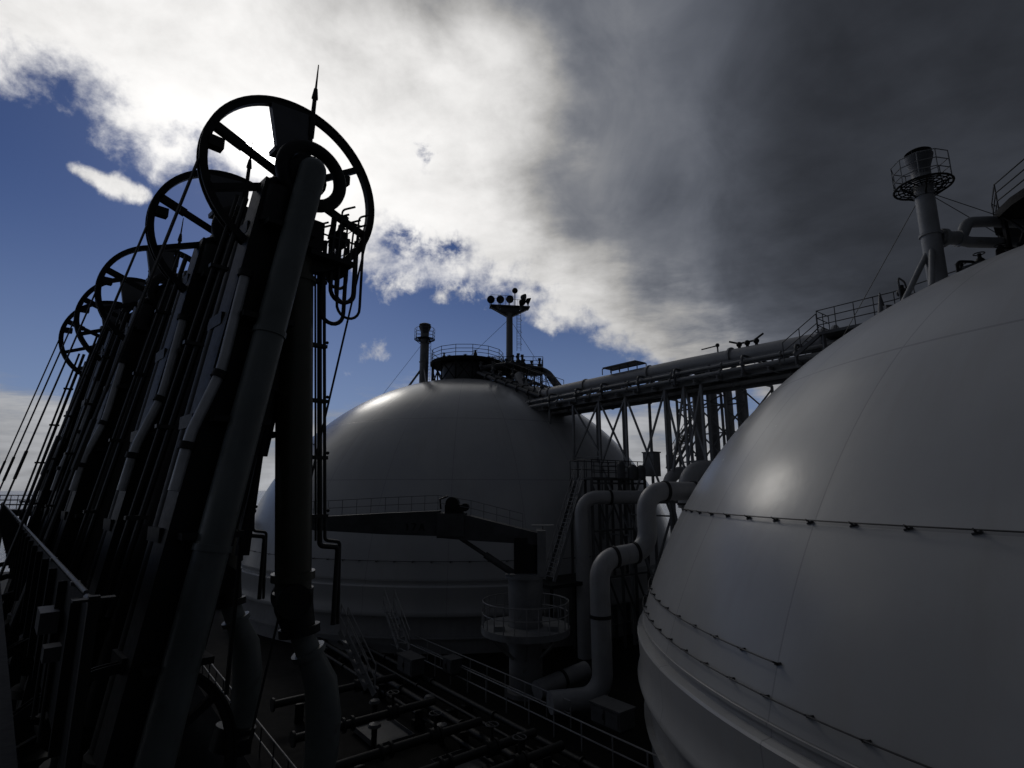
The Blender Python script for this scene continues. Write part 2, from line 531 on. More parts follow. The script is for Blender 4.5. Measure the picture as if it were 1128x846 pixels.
# plated bulwark of the raised jetty platform beside the loading arms
PM = Matrix((PD, PN, Z)).transposed()
PT = -0.65
m = MB()
m.box(plat(20, 4.6, PLAT - 0.1), (40.4, 8.8, 0.2), m=PM)
for k in range(0, 41, 5):
    for w in (0.6, 8.4): m.beam(plat(k + 0.3, w, PLAT - 0.2), plat(k + 0.3, w, JETTY), 0.3)
    m.ibeam(plat(k + 0.3, 0.3, PLAT - 0.36), plat(k + 0.3, 8.8, PLAT - 0.36), 0.2, 0.3)
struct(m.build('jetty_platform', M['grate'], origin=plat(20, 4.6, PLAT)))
t = thing('jetty_bulwark', 'dark plated bulwark with a pipe handrail on the jetty platform at the lower left', 'bulwark', plat(20, 0, PLAT))
m = MB(); m.box(plat(20, 0, (PT + PLAT) / 2 - 0.02), (40, 0.012, PT - PLAT - 0.08), m=PM)
for k in range(0, 40): m.box(plat(k + 0.5, 0.035, (PT + PLAT) / 2 - 0.02), (0.05, 0.055, PT - PLAT - 0.12), m=PM)
m.build('plating', M['grate'], t)
m = MB(); m.tube([plat(0.35, 0, PT - 0.03), plat(40, 0, PT - 0.03)], 0.017, 10); m.tube(fillet([plat(0.28, 0, PT - 0.05), plat(0.0, 0, PT - 0.05), plat(0.0, 0, PT - 0.4)], 0.1), 0.024, 10)
for k in range(1, 40, 2): m.box(plat(k, 0, PT - 0.045), (0.07, 0.06, 0.03), m=PM)
m.build('handrail', M['jib'], t)
m = MB(); m.box(plat(-0.03, 0, PT - 0.02), (0.08, 0.22, 0.015), m=PM); m.box(plat(-0.03, 0, (PT + PLAT) / 2), (0.06, 0.06, PT - PLAT), m=PM); m.build('end_post', M['black'], t)
for i, (s, w, z, sz, lab) in enumerate(((1.5, 0.09, -1.02, (0.34, 0.12, 0.16), 'grey junction box on the bulwark at the lower left, larger of the two'),
                                        (0.95, 0.08, -1.16, (0.16, 0.1, 0.1), 'small pale junction box on the bulwark, lower of the two'))):
    t = thing('junction_box', lab, 'box', plat(s, w, z - sz[2] / 2), group='boxes on the bulwark')
    m = MB(); m.box(plat(s, w + 0.006, z), sz, m=PM); m.build('case', M['jib'], t)
    m = MB(); m.tube([plat(s, w, z - sz[2] / 2), plat(s, w, PLAT)], 0.014, 8); m.build('cable', M['cable'], t)
# distant walkway of the jetty seen past the cables
t = thing('jetty_walkway', 'dark railed jetty walkway at the left edge, low against the sea', 'walkway', Vector((-40, 44, SEA)))
wa, wb = Vector((-52, 44, -1.75)), Vector((-24, 46, -1.75))
m = MB(); m.beam(wa, wb, 2.4, 0.5)
for i in range(8):
    p = wa.lerp(wb, i / 7)
    for s in (-1, 1): m.beam(p + Vector((0, s, -0.3)), Vector((p.x, p.y + s * 1.6, SEA - 2)), 0.4)
m.build('deck_frame', M['black'], t)
m = MB(); m.rail([wa - Vector((0, 1.15, -0.25)), wb - Vector((0, 1.15, -0.25))], 1.1, 1.4, 0.03, rails=(1, .66, .33)); m.rail([wa + Vector((0, 1.15, 0.25)), wb + Vector((0, 1.15, 0.25))], 1.1, 1.4, 0.03, rails=(1, .66, .33)); m.build('railing', M['drail'], t)


# ------------------------------------------------------------------ the two spherical tank covers
def tank(c, label, arcs, zf=5.9):
    t = thing('storage_tank', label, 'tank', (c.x, c.y, DECK), group='spherical gas tanks of the ship')
    Rr = 20.0
    a0 = math.asin(zf / Rr)
    prof = [(Rr * math.cos(a0 + (math.pi / 2 - a0) * i / 56), Rr * math.sin(a0 + (math.pi / 2 - a0) * i / 56)) for i in range(57)]
    prof[-1] = (0.02, Rr)
    m = MB(); m.lathe(prof, c, 160)
    dome = m.build('dome', M['dome'], t)
    # mesh coordinates measured from the sphere's own centre so that the paint follows it
    dome.location = Vector((0, 0, c.z - DECK))
    dome.data.transform(Matrix.Translation(-dome.location))
    r0 = Rr * math.cos(a0)
    m = MB(); m.lathe([(r0 - 0.1, zf + 0.0), (r0 + 0.05, zf - 0.02), (r0 + 0.05, zf - 0.1), (r0 - 0.06, zf - 0.12), (r0 - 0.06, zf - 0.32), (r0 + 0.2, zf - 0.36), (r0 + 0.25, zf - 0.42),
                       (r0 + 0.2, zf - 1.0), (r0 + 0.18, zf - 1.5), (r0 + 0.26, zf - 1.8), (r0 + 0.3, zf - 1.95), (r0 + 0.26, zf - 2.08), (r0 - 0.05, zf - 2.12)], c, 160)
    m.build('flange_ring', M['dome'], t)
    m = MB(); m.lathe([(r0 - 0.1, zf - 2.1), (r0 - 0.1, DECK - c.z)], c, 128)
    m.lathe([(r0 - 0.1, zf - 3.3), (r0 + 0.12, zf - 3.3), (r0 + 0.12, zf - 3.36), (r0 - 0.1, zf - 3.36)], c, 128)
    m.build('skirt', M['pipe'], t)
    for zr, b0, b1 in arcs:                          # grab rails standing off the shell, angles in degrees
        m = MB(); h = zr - c.z; rr = math.sqrt(Rr * Rr - h * h); nv = Vector((0, 0, h / Rr))
        nst = max(2, int((b1 - b0) / 360 * 2 * math.pi * rr / 1.15)); pts = []
        for i in range(nst * 3 + 1):
            a = R(b0 + (b1 - b0) * i / (nst * 3))
            d = Vector((math.cos(a), math.sin(a), 0)); nn = (d * rr / Rr + nv)
            p = c + d * rr + Vector((0, 0, h))
            pts.append(p + nn * 0.14)
            if i % 3 == 0:
                tg = Vector((-d.y, d.x, 0))
                m.tube([p - nn * 0.02, p + nn * 0.17], 0.022, 6)
                m.beam(p + nn * 0.015 - tg * 0.08 - Z * 0.03, p + nn * 0.015 + tg * 0.08 + Z * 0.03, 0.05, 0.04)
        m.tube(pts, 0.018, 6)
        m.build('grab_rail', M['drail'], t)
    return t


near_tank = tank(NEAR, 'huge pale tank dome filling the right of the picture, nearest to the viewer', [(-0.77, 120, 300), (-3.75, 133, 197), (-4.43, 133, 260)])
far_tank = tank(FAR, 'pale tank dome in the middle distance behind the deck crane', [(3.6, 188, 222), (-4.3, 190, 300)], 4.0)


# ------------------------------------------------------------------ works on top of the tank domes
def vent_mast(base, height, label, back, guys, legs, pr=0.42, br=1.0):
    t = thing('vent_mast', label, 'mast', base, group='vent masts on the tank domes')
    b = Vector(base); top = b + Z * height; hs = pr * 1.5 / 0.66
    m = MB(); m.cyl(b - Z * 0.6, top - Z * 0.9, pr, seg=24); m.flange(b + Z * height * 0.38, Z, pr + 0.06, 0.09); m.flange(top - Z * 1.9, Z, pr + 0.05, 0.08)
    m.build('mast_pipe', M['grey'], t)
    m = MB(); m.lathe([(pr, -1.0), (pr, -0.75), (0.46 * hs, -0.66), (0.62 * hs, -0.28), (0.66 * hs, -0.12), (0.62 * hs, -0.1), (0.4 * hs, -0.5), (0.02, -0.5)], top, 28)
    for i in range(4):
        a = i * math.pi / 2 + 0.4; m.tube([top + Vector((0.56 * hs * math.cos(a), 0.56 * hs * math.sin(a), -0.14)), top + Vector((0.5 * hs * math.cos(a), 0.5 * hs * math.sin(a), 0.08))], 0.02, 6)
    m.lathe([(0.02, 0.16), (0.5 * hs, 0.12), (0.62 * hs, 0.05), (0.5 * hs, 0.05), (0.02, 0.07)], top, 24)
    m.build('vent_head', M['dgrey'], t)
    pz = top - Z * 1.5
    m = MB()
    for f in (0.2, 0.5, 0.75, 1.0): m.ring(pz, pr + (br - pr) * f, 0.025 if f < 1 else 0.045, seg=28, tseg=6)
    for i in range(16):
        a = i * math.pi / 8; d = Vector((math.cos(a), math.sin(a), 0)); m.beam(pz + d * pr, pz + d * br, 0.025, 0.05)
    for i in range(6):
        a = i * math.pi / 3; d = Vector((math.cos(a), math.sin(a), 0))
        m.beam(pz + d * (br - 0.05) - Z * 0.05, pz + d * pr - Z * 0.45, 0.05, 0.05)
    m.build('platform', M['grate'], t)
    m = MB(); q = [pz + Vector((br * math.cos(i * math.pi / 5 + 0.2), br * math.sin(i * math.pi / 5 + 0.2), 0)) for i in range(10)]
    m.rail(q, 1.1, 0.85, 0.02, rails=(1.0, 0.66, 0.33), closed=True)
    m.build('railing', M['grey'], t)
    bk = Vector(back).normalized(); sd = Z.cross(bk)
    m = MB(); m.ladder(b + bk * (pr + 0.2), pz + bk * (pr + 0.2), 0.4, sd, 0.32, 0.022); m.build('ladder', M['dgrey'], t)
    for g in guys:
        m = MB(); m.tube([pz - Z * 0.15 + (Vector(g) - pz).normalized() * 0.4, Vector(g)], 0.016, 5); m.build('guy_wire', M['cable'], t)
    for lg in legs:
        m = MB(); m.tube([b + Z * height * 0.32, Vector(lg)], 0.11, 10); m.build('strut', M['grey'], t)
    return t


def on_dome(c, x, y, up=0.0):
    h = 400 - (x - c.x) ** 2 - (y - c.y) ** 2
    return Vector((x, y, c.z + math.sqrt(max(h, 0)) + up))


bn = on_dome(NEAR, 17.0, 20.55)
vm1 = vent_mast(bn, 13.8 - bn.z, 'tall grey vent mast with railed top on the right hand dome, dark cloud behind', BX,
                [on_dome(NEAR, 14.4, 23.4), on_dome(NEAR, 21.2, 20.6, 1.6), on_dome(NEAR, 21.2, 21.6, 1.6)],
                [on_dome(NEAR, 15.65, 20.75), on_dome(NEAR, 15.95, 19.6)], 0.34)
bf = on_dome(FAR, -8.8, 53.0)
vm2 = vent_mast(bf, 16.4 - bf.z, 'small distant vent mast at the left of the works on the far dome', BX,
                [on_dome(FAR, -12.5, 51.5), on_dome(FAR, -5.5, 56)],
                [on_dome(FAR, -10.3, 52.6), on_dome(FAR, -8.2, 51.2)])


def dome_house(c, label, r=3.6, face=0.0):
    """The round pipe dome platform at a tank's top, on legs over the shell."""
    base = Vector((c.x, c.y, c.z + 20))
    t = thing('dome_platform', label, 'platform', base, group='platforms on the tank tops')
    m = MB(); m.lathe([(2.5, -0.35), (2.5, 1.9), (2.3, 2.1), (0.02, 2.2)], base, 28); m.build('dome_trunk', M['dgrey'], t)
    m = MB(); m.lathe([(0.3, 1.95), (r, 1.95), (r, 1.62), (2.5, 1.62)], base, 28)
    for i in range(14):
        a = i * 2 * math.pi / 14; d = Vector((math.cos(a), math.sin(a), 0)); e = Vector((math.cos(a + 0.449), math.sin(a + 0.449), 0))
        p, q = base + d * (r - 0.15), base + e * (r - 0.15)
        f, g = on_dome(c, p.x, p.y, -0.05), on_dome(c, q.x, q.y, -0.05)
        m.beam(p + Z * 1.65, f, 0.14); m.beam(p + Z * 1.6, g, 0.08); m.beam(q + Z * 1.6, f, 0.08)
    m.build('deck_frame', M['grate'], t)
    m = MB(); m.rail([base + Vector(((r - 0.05) * math.cos(i * 2 * math.pi / 14), (r - 0.05) * math.sin(i * 2 * math.pi / 14), 1.95)) for i in range(14)], 1.1, 1.6, 0.028, rails=(1.0, 0.66, 0.33), closed=True)
    m.build('railing', M['drail'], t)
    rng = random.Random(int(face * 10) + 3)
    for i in range(9):                               # valves and pipe stubs standing on the deck
        a = rng.uniform(0, 6.28); q = base + Vector((math.cos(a), math.sin(a), 0)) * rng.uniform(0.8, 2.9) + Z * 1.95
        h = rng.uniform(0.5, 1.3); m = MB(); m.cyl(q, q + Z * h, 0.09, seg=10); m.flange(q + Z * h * 0.5, Z, 0.2, 0.08); m.ball(q + Z * h * 0.62, 0.2, 10, 6)
        m.ring(q + Z * h, 0.19, 0.02, seg=16, tseg=5); m.build('valve', M['dgrey'], t)
    return t


far_house = dome_house(FAR, 'dark round platform with lattice legs on the crown of the far dome', 3.7, -0.6)
near_house = dome_house(NEAR, 'dark braced platform cut by the right edge of the picture, above the near dome', 4.5, 2.4)

# light mast on the far dome
lb = on_dome(FAR, -0.25, 52.4)
t = thing('light_mast', 'stout mast with floodlights on a wide bracket above the far dome', 'light mast', lb)
tp = Vector((lb.x, lb.y, 17.3))
m = MB(); m.cyl(lb - Z * 0.3, tp, 0.34, 0.32, 20); m.flange(lb + Z * 2.0, Z, 0.42, 0.1); m.build('mast_tube', M['grey'], t)
m = MB(); w = Vector((1, 0.15, 0)).normalized(); v = Z.cross(w)
for s in (-1, 1):
    m.beam(tp + w * s * 0.25 - Z * 0.1, tp + w * s * 1.85 + Z * 0.75, 0.5, 0.22)
m.box(tp + Z * 0.78, (4.0, 1.1, 0.12), m=Matrix((w, v, Z)).transposed())
m.box(tp + Z * 0.42, (1.9, 0.7, 0.55), m=Matrix((w, v, Z)).transposed())
m.build('bracket', M['dgrey'], t)
m = MB(); qz = tp + Z * 0.84
m.rail([qz - w * 1.95 - v * 0.5, qz + w * 0.3 - v * 0.5], 1.0, 0.8, 0.02, rails=(1.0,)); m.rail([qz - w * 1.95 + v * 0.5, qz + w * 1.9 + v * 0.5], 1.0, 0.9, 0.02, rails=(1.0,))
m.build('railing', M['drail'], t)
for off, hh, yaw in ((-1.9, 0.55, -0.3), (-1.0, 0.6, 0.0), (-0.05, 0.68, 0.1), (1.35, 0.95, 1.0), (1.85, 0.6, 1.6), (1.2, 0.45, 2.4)):
    q = qz + w * off + Z * hh - v * 0.35; dr = Matrix.Rotation(yaw, 3, 'Z') @ (-v) - Z * 0.35
    f = MB(); f.lathe([(0.02, -0.25), (0.2, -0.22), (0.36, 0.05), (0.40, 0.16), (0.36, 0.17)], q, 18, dr)
    f.tube([q - Z * hh, q - Z * 0.3], 0.04, 6)
    fl = f.build('floodlight', M['black'], t)
    g = MB(); g.lathe([(0.36, 0.14), (0.02, 0.15)], q, 18, dr); g.build('lamp_glass', M['glass'], fl)
m = MB(); q = qz + w * 0.55; m.tube([q, q + Z * 1.55], 0.05, 8); m.ball(q + Z * 1.75, 0.3, 16, 10, (1, 1, 1)); m.build('top_light', M['black'], t)
m = MB(); s0 = lb + w * 0.95; m.ladder(Vector((s0.x, s0.y, 13.6)), Vector((s0.x, s0.y, 17.6)), 0.4, w, 0.3, 0.025, hoops=True, out=-v); m.build('ladder', M['drail'], t)
for g in (on_dome(FAR, -5.4, 51.5, 1.0), on_dome(FAR, 4.2, 51.5, 1.0)):
    m = MB(); m.tube([tp - Z * 0.4, g], 0.018, 5); m.build('guy_wire', M['cable'], t)

q0 = on_dome(FAR, 0.6, 51.2, 1.35)
t = thing('valve_platform', 'low railed platform crowded with valves around the foot of the light mast', 'platform', q0)
m = MB(); m.box(q0, (4.6, 3.0, 0.14))
for dx in (-2.2, -0.7, 0.8, 2.2):
    for dy in (-1.4, 1.4): p = q0 + Vector((dx, dy, 0)); m.beam(p, on_dome(FAR, p.x, p.y, -0.05), 0.13)
    p = q0 + Vector((dx, -1.4, 0)); m.beam(p, on_dome(FAR, p.x + 1.2, p.y, 0.0), 0.07)
m.build('deck_frame', M['grate'], t)
m = MB(); m.rail([q0 + Vector((-2.3, -1.5, 0.05)), q0 + Vector((2.3, -1.5, 0.05)), q0 + Vector((2.3, 1.5, 0.05)), q0 + Vector((-2.3, 1.5, 0.05))], 1.1, 0.9, 0.026, rails=(1, .66, .33), closed=True); m.build('railing', M['drail'], t)
rng = random.Random(21)
for i in range(10):
    q = q0 + Vector((rng.uniform(-2.1, 2.1), rng.uniform(-1.3, 1.3), 0.05)); h = rng.uniform(0.5, 1.5); m = MB(); m.cyl(q, q + Z * h, 0.1, seg=8); m.ball(q + Z * h * 0.55, 0.22, 10, 6)
    m.box(q + Z * h, (0.3, 0.3, 0.16)); m.build('valve', M['dgrey'], t)
m = MB(); m.tube(fillet([q0 + Vector((-3.6, -0.6, 0.2)), q0 + Vector((-0.5, -0.9, 0.55)), q0 + Vector((2.6, -0.9, -0.1)), on_dome(FAR, 5.2, 47.5, 0.5)], 0.8), 0.3, 14); m.build('header_pipe', M['dgrey'], t)
m = MB(); m.tube(fillet([q0 + Vector((-3.6, 0.3, 0.5)), q0 + Vector((0.5, 0.4, 0.75)), q0 + Vector((2.9, 0.2, 0.1)), on_dome(FAR, 5.6, 48.3, 0.7)], 0.8), 0.2, 12); m.build('header_pipe', M['dgrey'], t)

# railed walkway with pipework from the far dome's crown down to the trestle
wa, wb = on_dome(FAR, -1.5, 51.6, 1.3), on_dome(FAR, 4.0, 45.5, 1.6)
t = thing('dome_walkway', 'dark railed walkway and pipework stepping down the right shoulder of the far dome', 'walkway', wa)
m = MB(); d = (wb - wa); sd = Z.cross(d).normalized()
m.beam(wa, wb, 1.2, 0.12)
for i in range(9):
    p = wa.lerp(wb, i / 8)
    for s in (-0.55, 0.55):
        q = p + sd * s; m.beam(q, on_dome(FAR, q.x, q.y, -0.05), 0.1)
m.build('walkway_deck', M['grate'], t)
m = MB()
for s in (-0.6, 0.6): m.rail([wa + sd * s, wb + sd * s], 1.1, 1.1, 0.026, rails=(1.0, 0.5))
m.build('railing', M['drail'], t)
for i, s in enumerate((-1.1, -1.6, -2.3)):
    m = MB(); rr = (0.13, 0.2, 0.16)[i]
    m.tube([wa + sd * s - Z * (0.5 + 0.12 * i), wa.lerp(wb, 0.5) + sd * s - Z * (0.5 + 0.12 * i), wb + sd * s - Z * (0.4 + 0.12 * i)], rr, 10)
    for k in range(1, 6): m.flange(wa.lerp(wb, k / 6) + sd * s - Z * (0.5 + 0.12 * i), d, rr + 0.1, 0.1)
    for k in range(5):
        q = wa.lerp(wb, (k + 0.6) / 5.5) + sd * s; m.beam(q - Z * 0.4, on_dome(FAR, q.x, q.y, -0.05), 0.12)
    m.build('pipe_run', M['dgrey'], t)
rng = random.Random(5)
for i in range(9):
    q = wa.lerp(wb, (i + 0.5) / 9) + sd * rng.choice((-1.1, -1.6, -2.3)) - Z * 0.35; h = rng.uniform(0.5, 1.2)
    m = MB(); m.cyl(q, q + Z * h, 0.08, seg=8); m.ball(q + Z * h * 0.5, 0.19, 10, 6); m.ring(q + Z * h, 0.2, 0.025, seg=14, tseg=5); m.build('valve', M['dgrey'], t)

# ------------------------------------------------------------------ trestle between the domes
t = thing('pipe_trestle', 'long steel trestle on braced posts carrying the big pipe between the two domes', 'trestle', ship(24, 0, DECK))
K0, K1 = 8.0, 35.5


def sphere_floor(p):
    best = DECK
    for c in (NEAR, FAR):
        q = (p.x - c.x) ** 2 + (p.y - c.y) ** 2
        if q < 395: best = max(best, c.z + math.sqrt(400 - q))
    return best


m = MB()
for l in (-1.3, 1.3):
    m.ibeam(ship(K0, l, 6.5), ship(K1, l, 6.5), 0.24, 0.5)
    m.beam(ship(K0, l, 7.25), ship(K1, l, 7.25), 0.12, 0.14)
    k = K0
    while k < K1 - 1:
        m.beam(ship(k, l, 6.6), ship(k + 1.5, l, 7.2), 0.07); m.beam(ship(k + 1.5, l, 7.2), ship(k + 3, l, 6.6), 0.07); m.beam(ship(k, l, 6.6), ship(k, l, 7.2), 0.08); k += 3
k = K0
while k <= K1:
    m.ibeam(ship(k, -1.9, 6.36), ship(k, 1.9, 6.36), 0.16, 0.2); k += 1.5
m.build('truss', M['grey'], t)
m = MB(); m.box(ship((K0 + K1) / 2, 0.2, 6.79), (K1 - K0, 2.2, 0.05), m=SM); m.build('walk_grating', M['grate'], t)
m = MB()
for l, z, h in ((-1.52, 6.98, 0.22), (1.5, 6.98, 0.22)):
    m.box(ship((K0 + K1) / 2, l, z), (K1 - K0 - 1, 0.14, h), m=SM)
k = K0 + 1.2
while k < K1: m.box(ship(k, -1.6, 6.86), (0.12, 0.1, 0.75), m=SM); k += 2.1
m.build('cable_tray', M['dgrey'], t)
for k in (12.5, 15.4, 19.8, 22.6, 25.8, 28.3, 31.2):
    m = MB(); m.tube(fillet([ship(k, -1.9, 6.3), ship(k, -1.9, 7.35), ship(k, 1.2, 7.35)], 0.25), 0.07, 8); m.ball(ship(k, -1.9, 6.85), 0.15, 10, 6); m.build('branch_pipe', M['dgrey'], t)
m = MB(); m.rail([ship(K0 + 1, 1.4, 6.8), ship(K1, 1.4, 6.8)], 1.1, 1.5, 0.024); m.build('railing', M['drail'], t)
for l, z, r in ((-1.62, 7.05, 0.1), (-1.75, 6.62, 0.13), (-0.5, 6.1, 0.14), (0.6, 6.08, 0.18)):
    m = MB(); m.tube([ship(K0 + 1, l, z), ship(K1, l, z)], r, 10)
    k = K0 + 2
    while k < K1: m.flange(ship(k, l, z), AX, r + 0.06, 0.07); k += 3.4
    m.build('small_pipe', M['grey'], t)
posts = []
for k, ls in ((34.6, (-1.3, 1.3)), (33.2, (-1.3,)), (31.8, (-1.3, 1.3)), (29.2, (-1.3, 1.3)), (26.6, (-1.3, 1.3)), (24.2, (-1.3, 1.3)), (22.6, (1.3,)), (21.0, (-1.3, 1.3)), (19.6, (-1.3, 1.3)), (18.4, (-1.3, 1.3))):
    for l in ls:
        p = ship(k, l, 6.3); q = Vector((p.x, p.y, sphere_floor(p) - 0.2)); posts.append((k, l, q.z))
        m = MB(); m.beam(p, q, 0.15, 0.15, side=AX); m.build('post', M['grey'], t)
m = MB()
for l in (-1.3,):
    pr = [p for p in posts if p[1] == l]
    for a, b in zip(pr, pr[1:]):
        lo, hi = max(a[2], b[2]) + 0.4, 6.2
        if hi - lo < 1.2: continue
        n = 1 if hi - lo < 7 else 2
        for i in range(n):
            z0, z1 = lo + (hi - lo) * i / n, lo + (hi - lo) * (i + 1) / n
            m.beam(ship(a[0], l, z0), ship(b[0], l, z1), 0.11); m.beam(ship(a[0], l + 0.08, z1), ship(b[0], l + 0.08, z0), 0.11)
            m.beam(ship(a[0], l, z0), ship(b[0], l, z0), 0.1)
m.build('bracing', M['grey'], t)

rear = []
for k in (24.2, 22.4, 20.6, 18.8, 17.0):
    p = ship(k, 4.6, 6.6); q = Vector((p.x, p.y, sphere_floor(p) - 0.2)); rear.append((k, q.z))
    m = MB(); m.beam(p, q, 0.14, 0.14, side=AX); m.beam(p, ship(k, 1.3, 6.6), 0.14); m.build('post', M['grey'], t)
m = MB()
for a, b in zip(rear, rear[1:]):
    z0 = max(a[1], b[1]) + 0.3
    while z0 < 6.0:
        z1 = min(z0 + 1.9, 6.5); m.beam(ship(a[0], 4.6, z0), ship(b[0], 4.6, z1), 0.09); m.beam(ship(a[0], 4.7, z1), ship(b[0], 4.7, z0), 0.09); m.beam(ship(a[0], 4.6, z0), ship(b[0], 4.6, z0), 0.09); z0 += 1.9
m.build('rear_bracing', M['grey'], t)

m = MB(); m.tube(fillet([ship(7.2, 0, 7.6), ship(20, 0, 7.85), ship(33.5, 0, 7.85), ship(36.5, 0.3, 8.6), ship(38, 0.6, 10.2)], 1.2), 0.5, 24)
for k in (11.2, 11.8, 17, 23, 29, 33.0, 33.9): m.flange(ship(k, 0, 7.80), AX, 0.62, 0.12, 24)
for k in (9.5, 14, 18.5, 22, 26, 30): m.box(ship(k, 0, 7.05), (0.3, 0.7, 0.5), m=SM)
main_pipe = m.build('gas_pipe', M['pipe'], origin=ship(22, 0, 7.3))
tag(main_pipe, 'large horizontal grey pipe on top of the trestle from dome to dome', 'pipe')
# small gear on the pipe
t = thing('pipe_hatch', 'low railed hatch frame straddling the big trestle pipe at its left half', 'access frame', ship(25.3, 0, 8.35))
m = MB(); m.rail([ship(26.9, -0.5, 8.3), ship(23.7, -0.5, 8.3)], 0.45, 0.9, 0.035, rails=(1.0,)); m.rail([ship(26.9, 0.5, 8.3), ship(23.7, 0.5, 8.3)], 0.45, 0.9, 0.035, rails=(1.0,))
m.build('frame', M['dgrey'], t)
m = MB(); m.box(ship(25.3, 0, 8.8), (3.0, 1.15, 0.09), m=SM); m.build('top_plate', M['dgrey'], t)
t = thing('relief_valve', 'small dark valve cluster standing on the big trestle pipe before the grey cloud', 'valve', ship(15.4, 0, 8.3))
m = MB()
for dk in (-0.55, 0, 0.5):
    q = ship(16.0 + dk, 0, 8.1); m.cyl(q, q + Z * 0.5, 0.09, seg=10); m.ball(q + Z * 0.4, 0.17, 10, 6)
m.build('valve_body', M['black'], t)
m = MB(); m.tube([ship(17.1, 0, 8.8), ship(16.5, 0, 8.55), ship(15.6, 0, 8.55), ship(15.0, 0, 8.85)], 0.06, 8); m.build('arm_pipe', M['black'], t)
t = thing('pipe_gauge', 'tiny gauge with a sideways arm on the trestle pipe, left of the valve cluster', 'gauge', ship(18.2, 0, 8.3))
m = MB(); q = ship(17.9, 0, 8.15); m.cyl(q - Z * 0.1, q + Z * 0.55, 0.05, seg=8); m.ball(q + Z * 0.6, 0.13, 10, 6); m.build('stem', M['black'], t)
m = MB(); m.tube([q + Z * 0.58, ship(19.0, 0, 8.7)], 0.04, 6); m.build('handle', M['black'], t)

# thick riser pipes behind the trestle
for i, (u, y, zt, lab) in enumerate(((771, 38.5, 7.6, 'thick upright grey pipe with two collars, leftmost of the four under the trestle'),
                                     (788, 39.5, 7.6, 'upright grey pipe second from the left under the trestle'),
                                     (805, 40.5, 7.6, 'upright grey pipe third from the left under the trestle'),
                                     (820, 37.5, 7.6, 'upright grey pipe rightmost of the four, beside the near dome'))):
    q = at(u, 480, y); b = Vector((q.x, q.y, max(DECK, sphere_floor(q)) - 0.1))
    m = MB(); r = (0.36, 0.3, 0.32, 0.36)[i]
    tp = Vector((q.x, q.y, zt))
    m.tube(fillet([b, tp, tp - BX * (kl(tp)[1] - 0.6)], 0.5), r, 18)
    for z in ((-0.2, 2.4), (1.2,), (0.4,), (3.4,))[i]: m.flange(Vector((q.x, q.y, z)), Z, r + 0.09, 0.12)
    tag(m.build('riser_pipe', M['grey'], origin=b), lab, 'pipe', 'upright pipes under the trestle')

# ------------------------------------------------------------------ railed platform where the pipe meets the near dome
q = ship(10.6, 0, 8.0)
t = thing('access_platform', 'small railed platform at the right end of the big pipe, on the near dome flank', 'platform', q)
m = MB(); m.box(ship(9.5, -1.5, 7.55), (3.4, 1.5, 0.14), m=SM)
for dk in (8.2, 9.6, 11.0):
    for l in (-2.15, -0.85):
        p = ship(dk, l, 7.5); m.beam(p, Vector((p.x, p.y, sphere_floor(p) - 0.1)), 0.14)
m.beam(ship(11.2, -2.15, 7.5), ship(12.4, -2.15, 6.7), 0.16); m.beam(ship(11.2, -0.85, 7.5), ship(12.4, -0.85, 6.7), 0.16)
m.build('deck_frame', M['dgrey'], t)
m = MB(); m.rail([ship(5.6, -2.2, 7.9), ship(7.9, -2.2, 7.65), ship(11.2, -2.2, 7.62), ship(11.2, -0.8, 7.62)], 1.1, 0.9, 0.024, rails=(1, .66, .33))
m.build('railing', M['drail'], t)
m = MB(); m.ladder(ship(11.3, -1.5, 8.0), ship(13.0, -1.5, 6.7), 0.6, BX, 0.3, 0.03)
m.rail([ship(11.25, -2.15, 7.6), ship(13.0, -2.15, 6.5)], 1.0, 1.2, 0.025); m.build('stair', M['drail'], t)

t = thing('vent_post', 'small pointed post on the near dome ridge, between platform and vent mast', 'vent', on_dome(NEAR, 15.35, 21.6))
m = MB(); b = on_dome(NEAR, 15.35, 21.6); m.lathe([(0.2, -0.1), (0.14, 0.3), (0.03, 0.95), (0.01, 1.0)], b, 12); m.build('cone', M['dgrey'], t)
m = MB(); m.box(b + Vector((0.45, -0.1, 0.1)), (1.0, 0.5, 0.5)); m.build('base_box', M['dgrey'], t)
t = thing('hoop_valve', 'small valve in a pipe frame on the near dome ridge, left of the mast struts', 'valve', on_dome(NEAR, 15.9, 21.2))
b = on_dome(NEAR, 15.9, 21.2)
m = MB(); m.tube(fillet([b, b + Z * 1.2, b + Z * 1.2 + BX * 0.9, b + BX * 0.9], 0.2), 0.04, 8); m.build('hoop', M['dgrey'], t)
m = MB(); m.cyl(b + BX * 0.25, b + BX * 0.25 + Z * 0.9, 0.1, seg=10); m.ball(b + BX * 0.25 + Z * 0.6, 0.2, 10, 6); m.build('valve_body', M['black'], t)

# branch pipe from the vent mast to the platform on the right
ma = Vector((bn.x, bn.y, 0))
zb = at(1040, 262, bn.y).z
t = thing('branch_pipe', 'grey pipe from the vent mast forking into two bends before the dark platform', 'pipe', ma + Z * zb)
e = Vector((1.0, 0.05, 0)).normalized()
m = MB(); m.tube([ma + e * 0.35 + Z * zb, ma + e * 1.2 + Z * (zb + 0.02)], 0.27, 18); m.flange(ma + e * 0.5 + Z * zb, e, 0.38, 0.14); m.flange(ma + e * 1.15 + Z * zb, e, 0.34, 0.1); m.build('stub', M['grey'], t)
m = MB(); m.tube(fillet([ma + e * 1.0 + Z * (zb + 0.02), ma + e * 1.3 + Z * (zb + 0.08), ma + e * 1.65 + Z * (zb + 0.72), ma + e * 2.6 + Z * (zb + 0.78), ma + e * 6 + Z * (zb + 0.78)], 0.45), 0.22, 16); m.build('upper_bend', M['grey'], t)
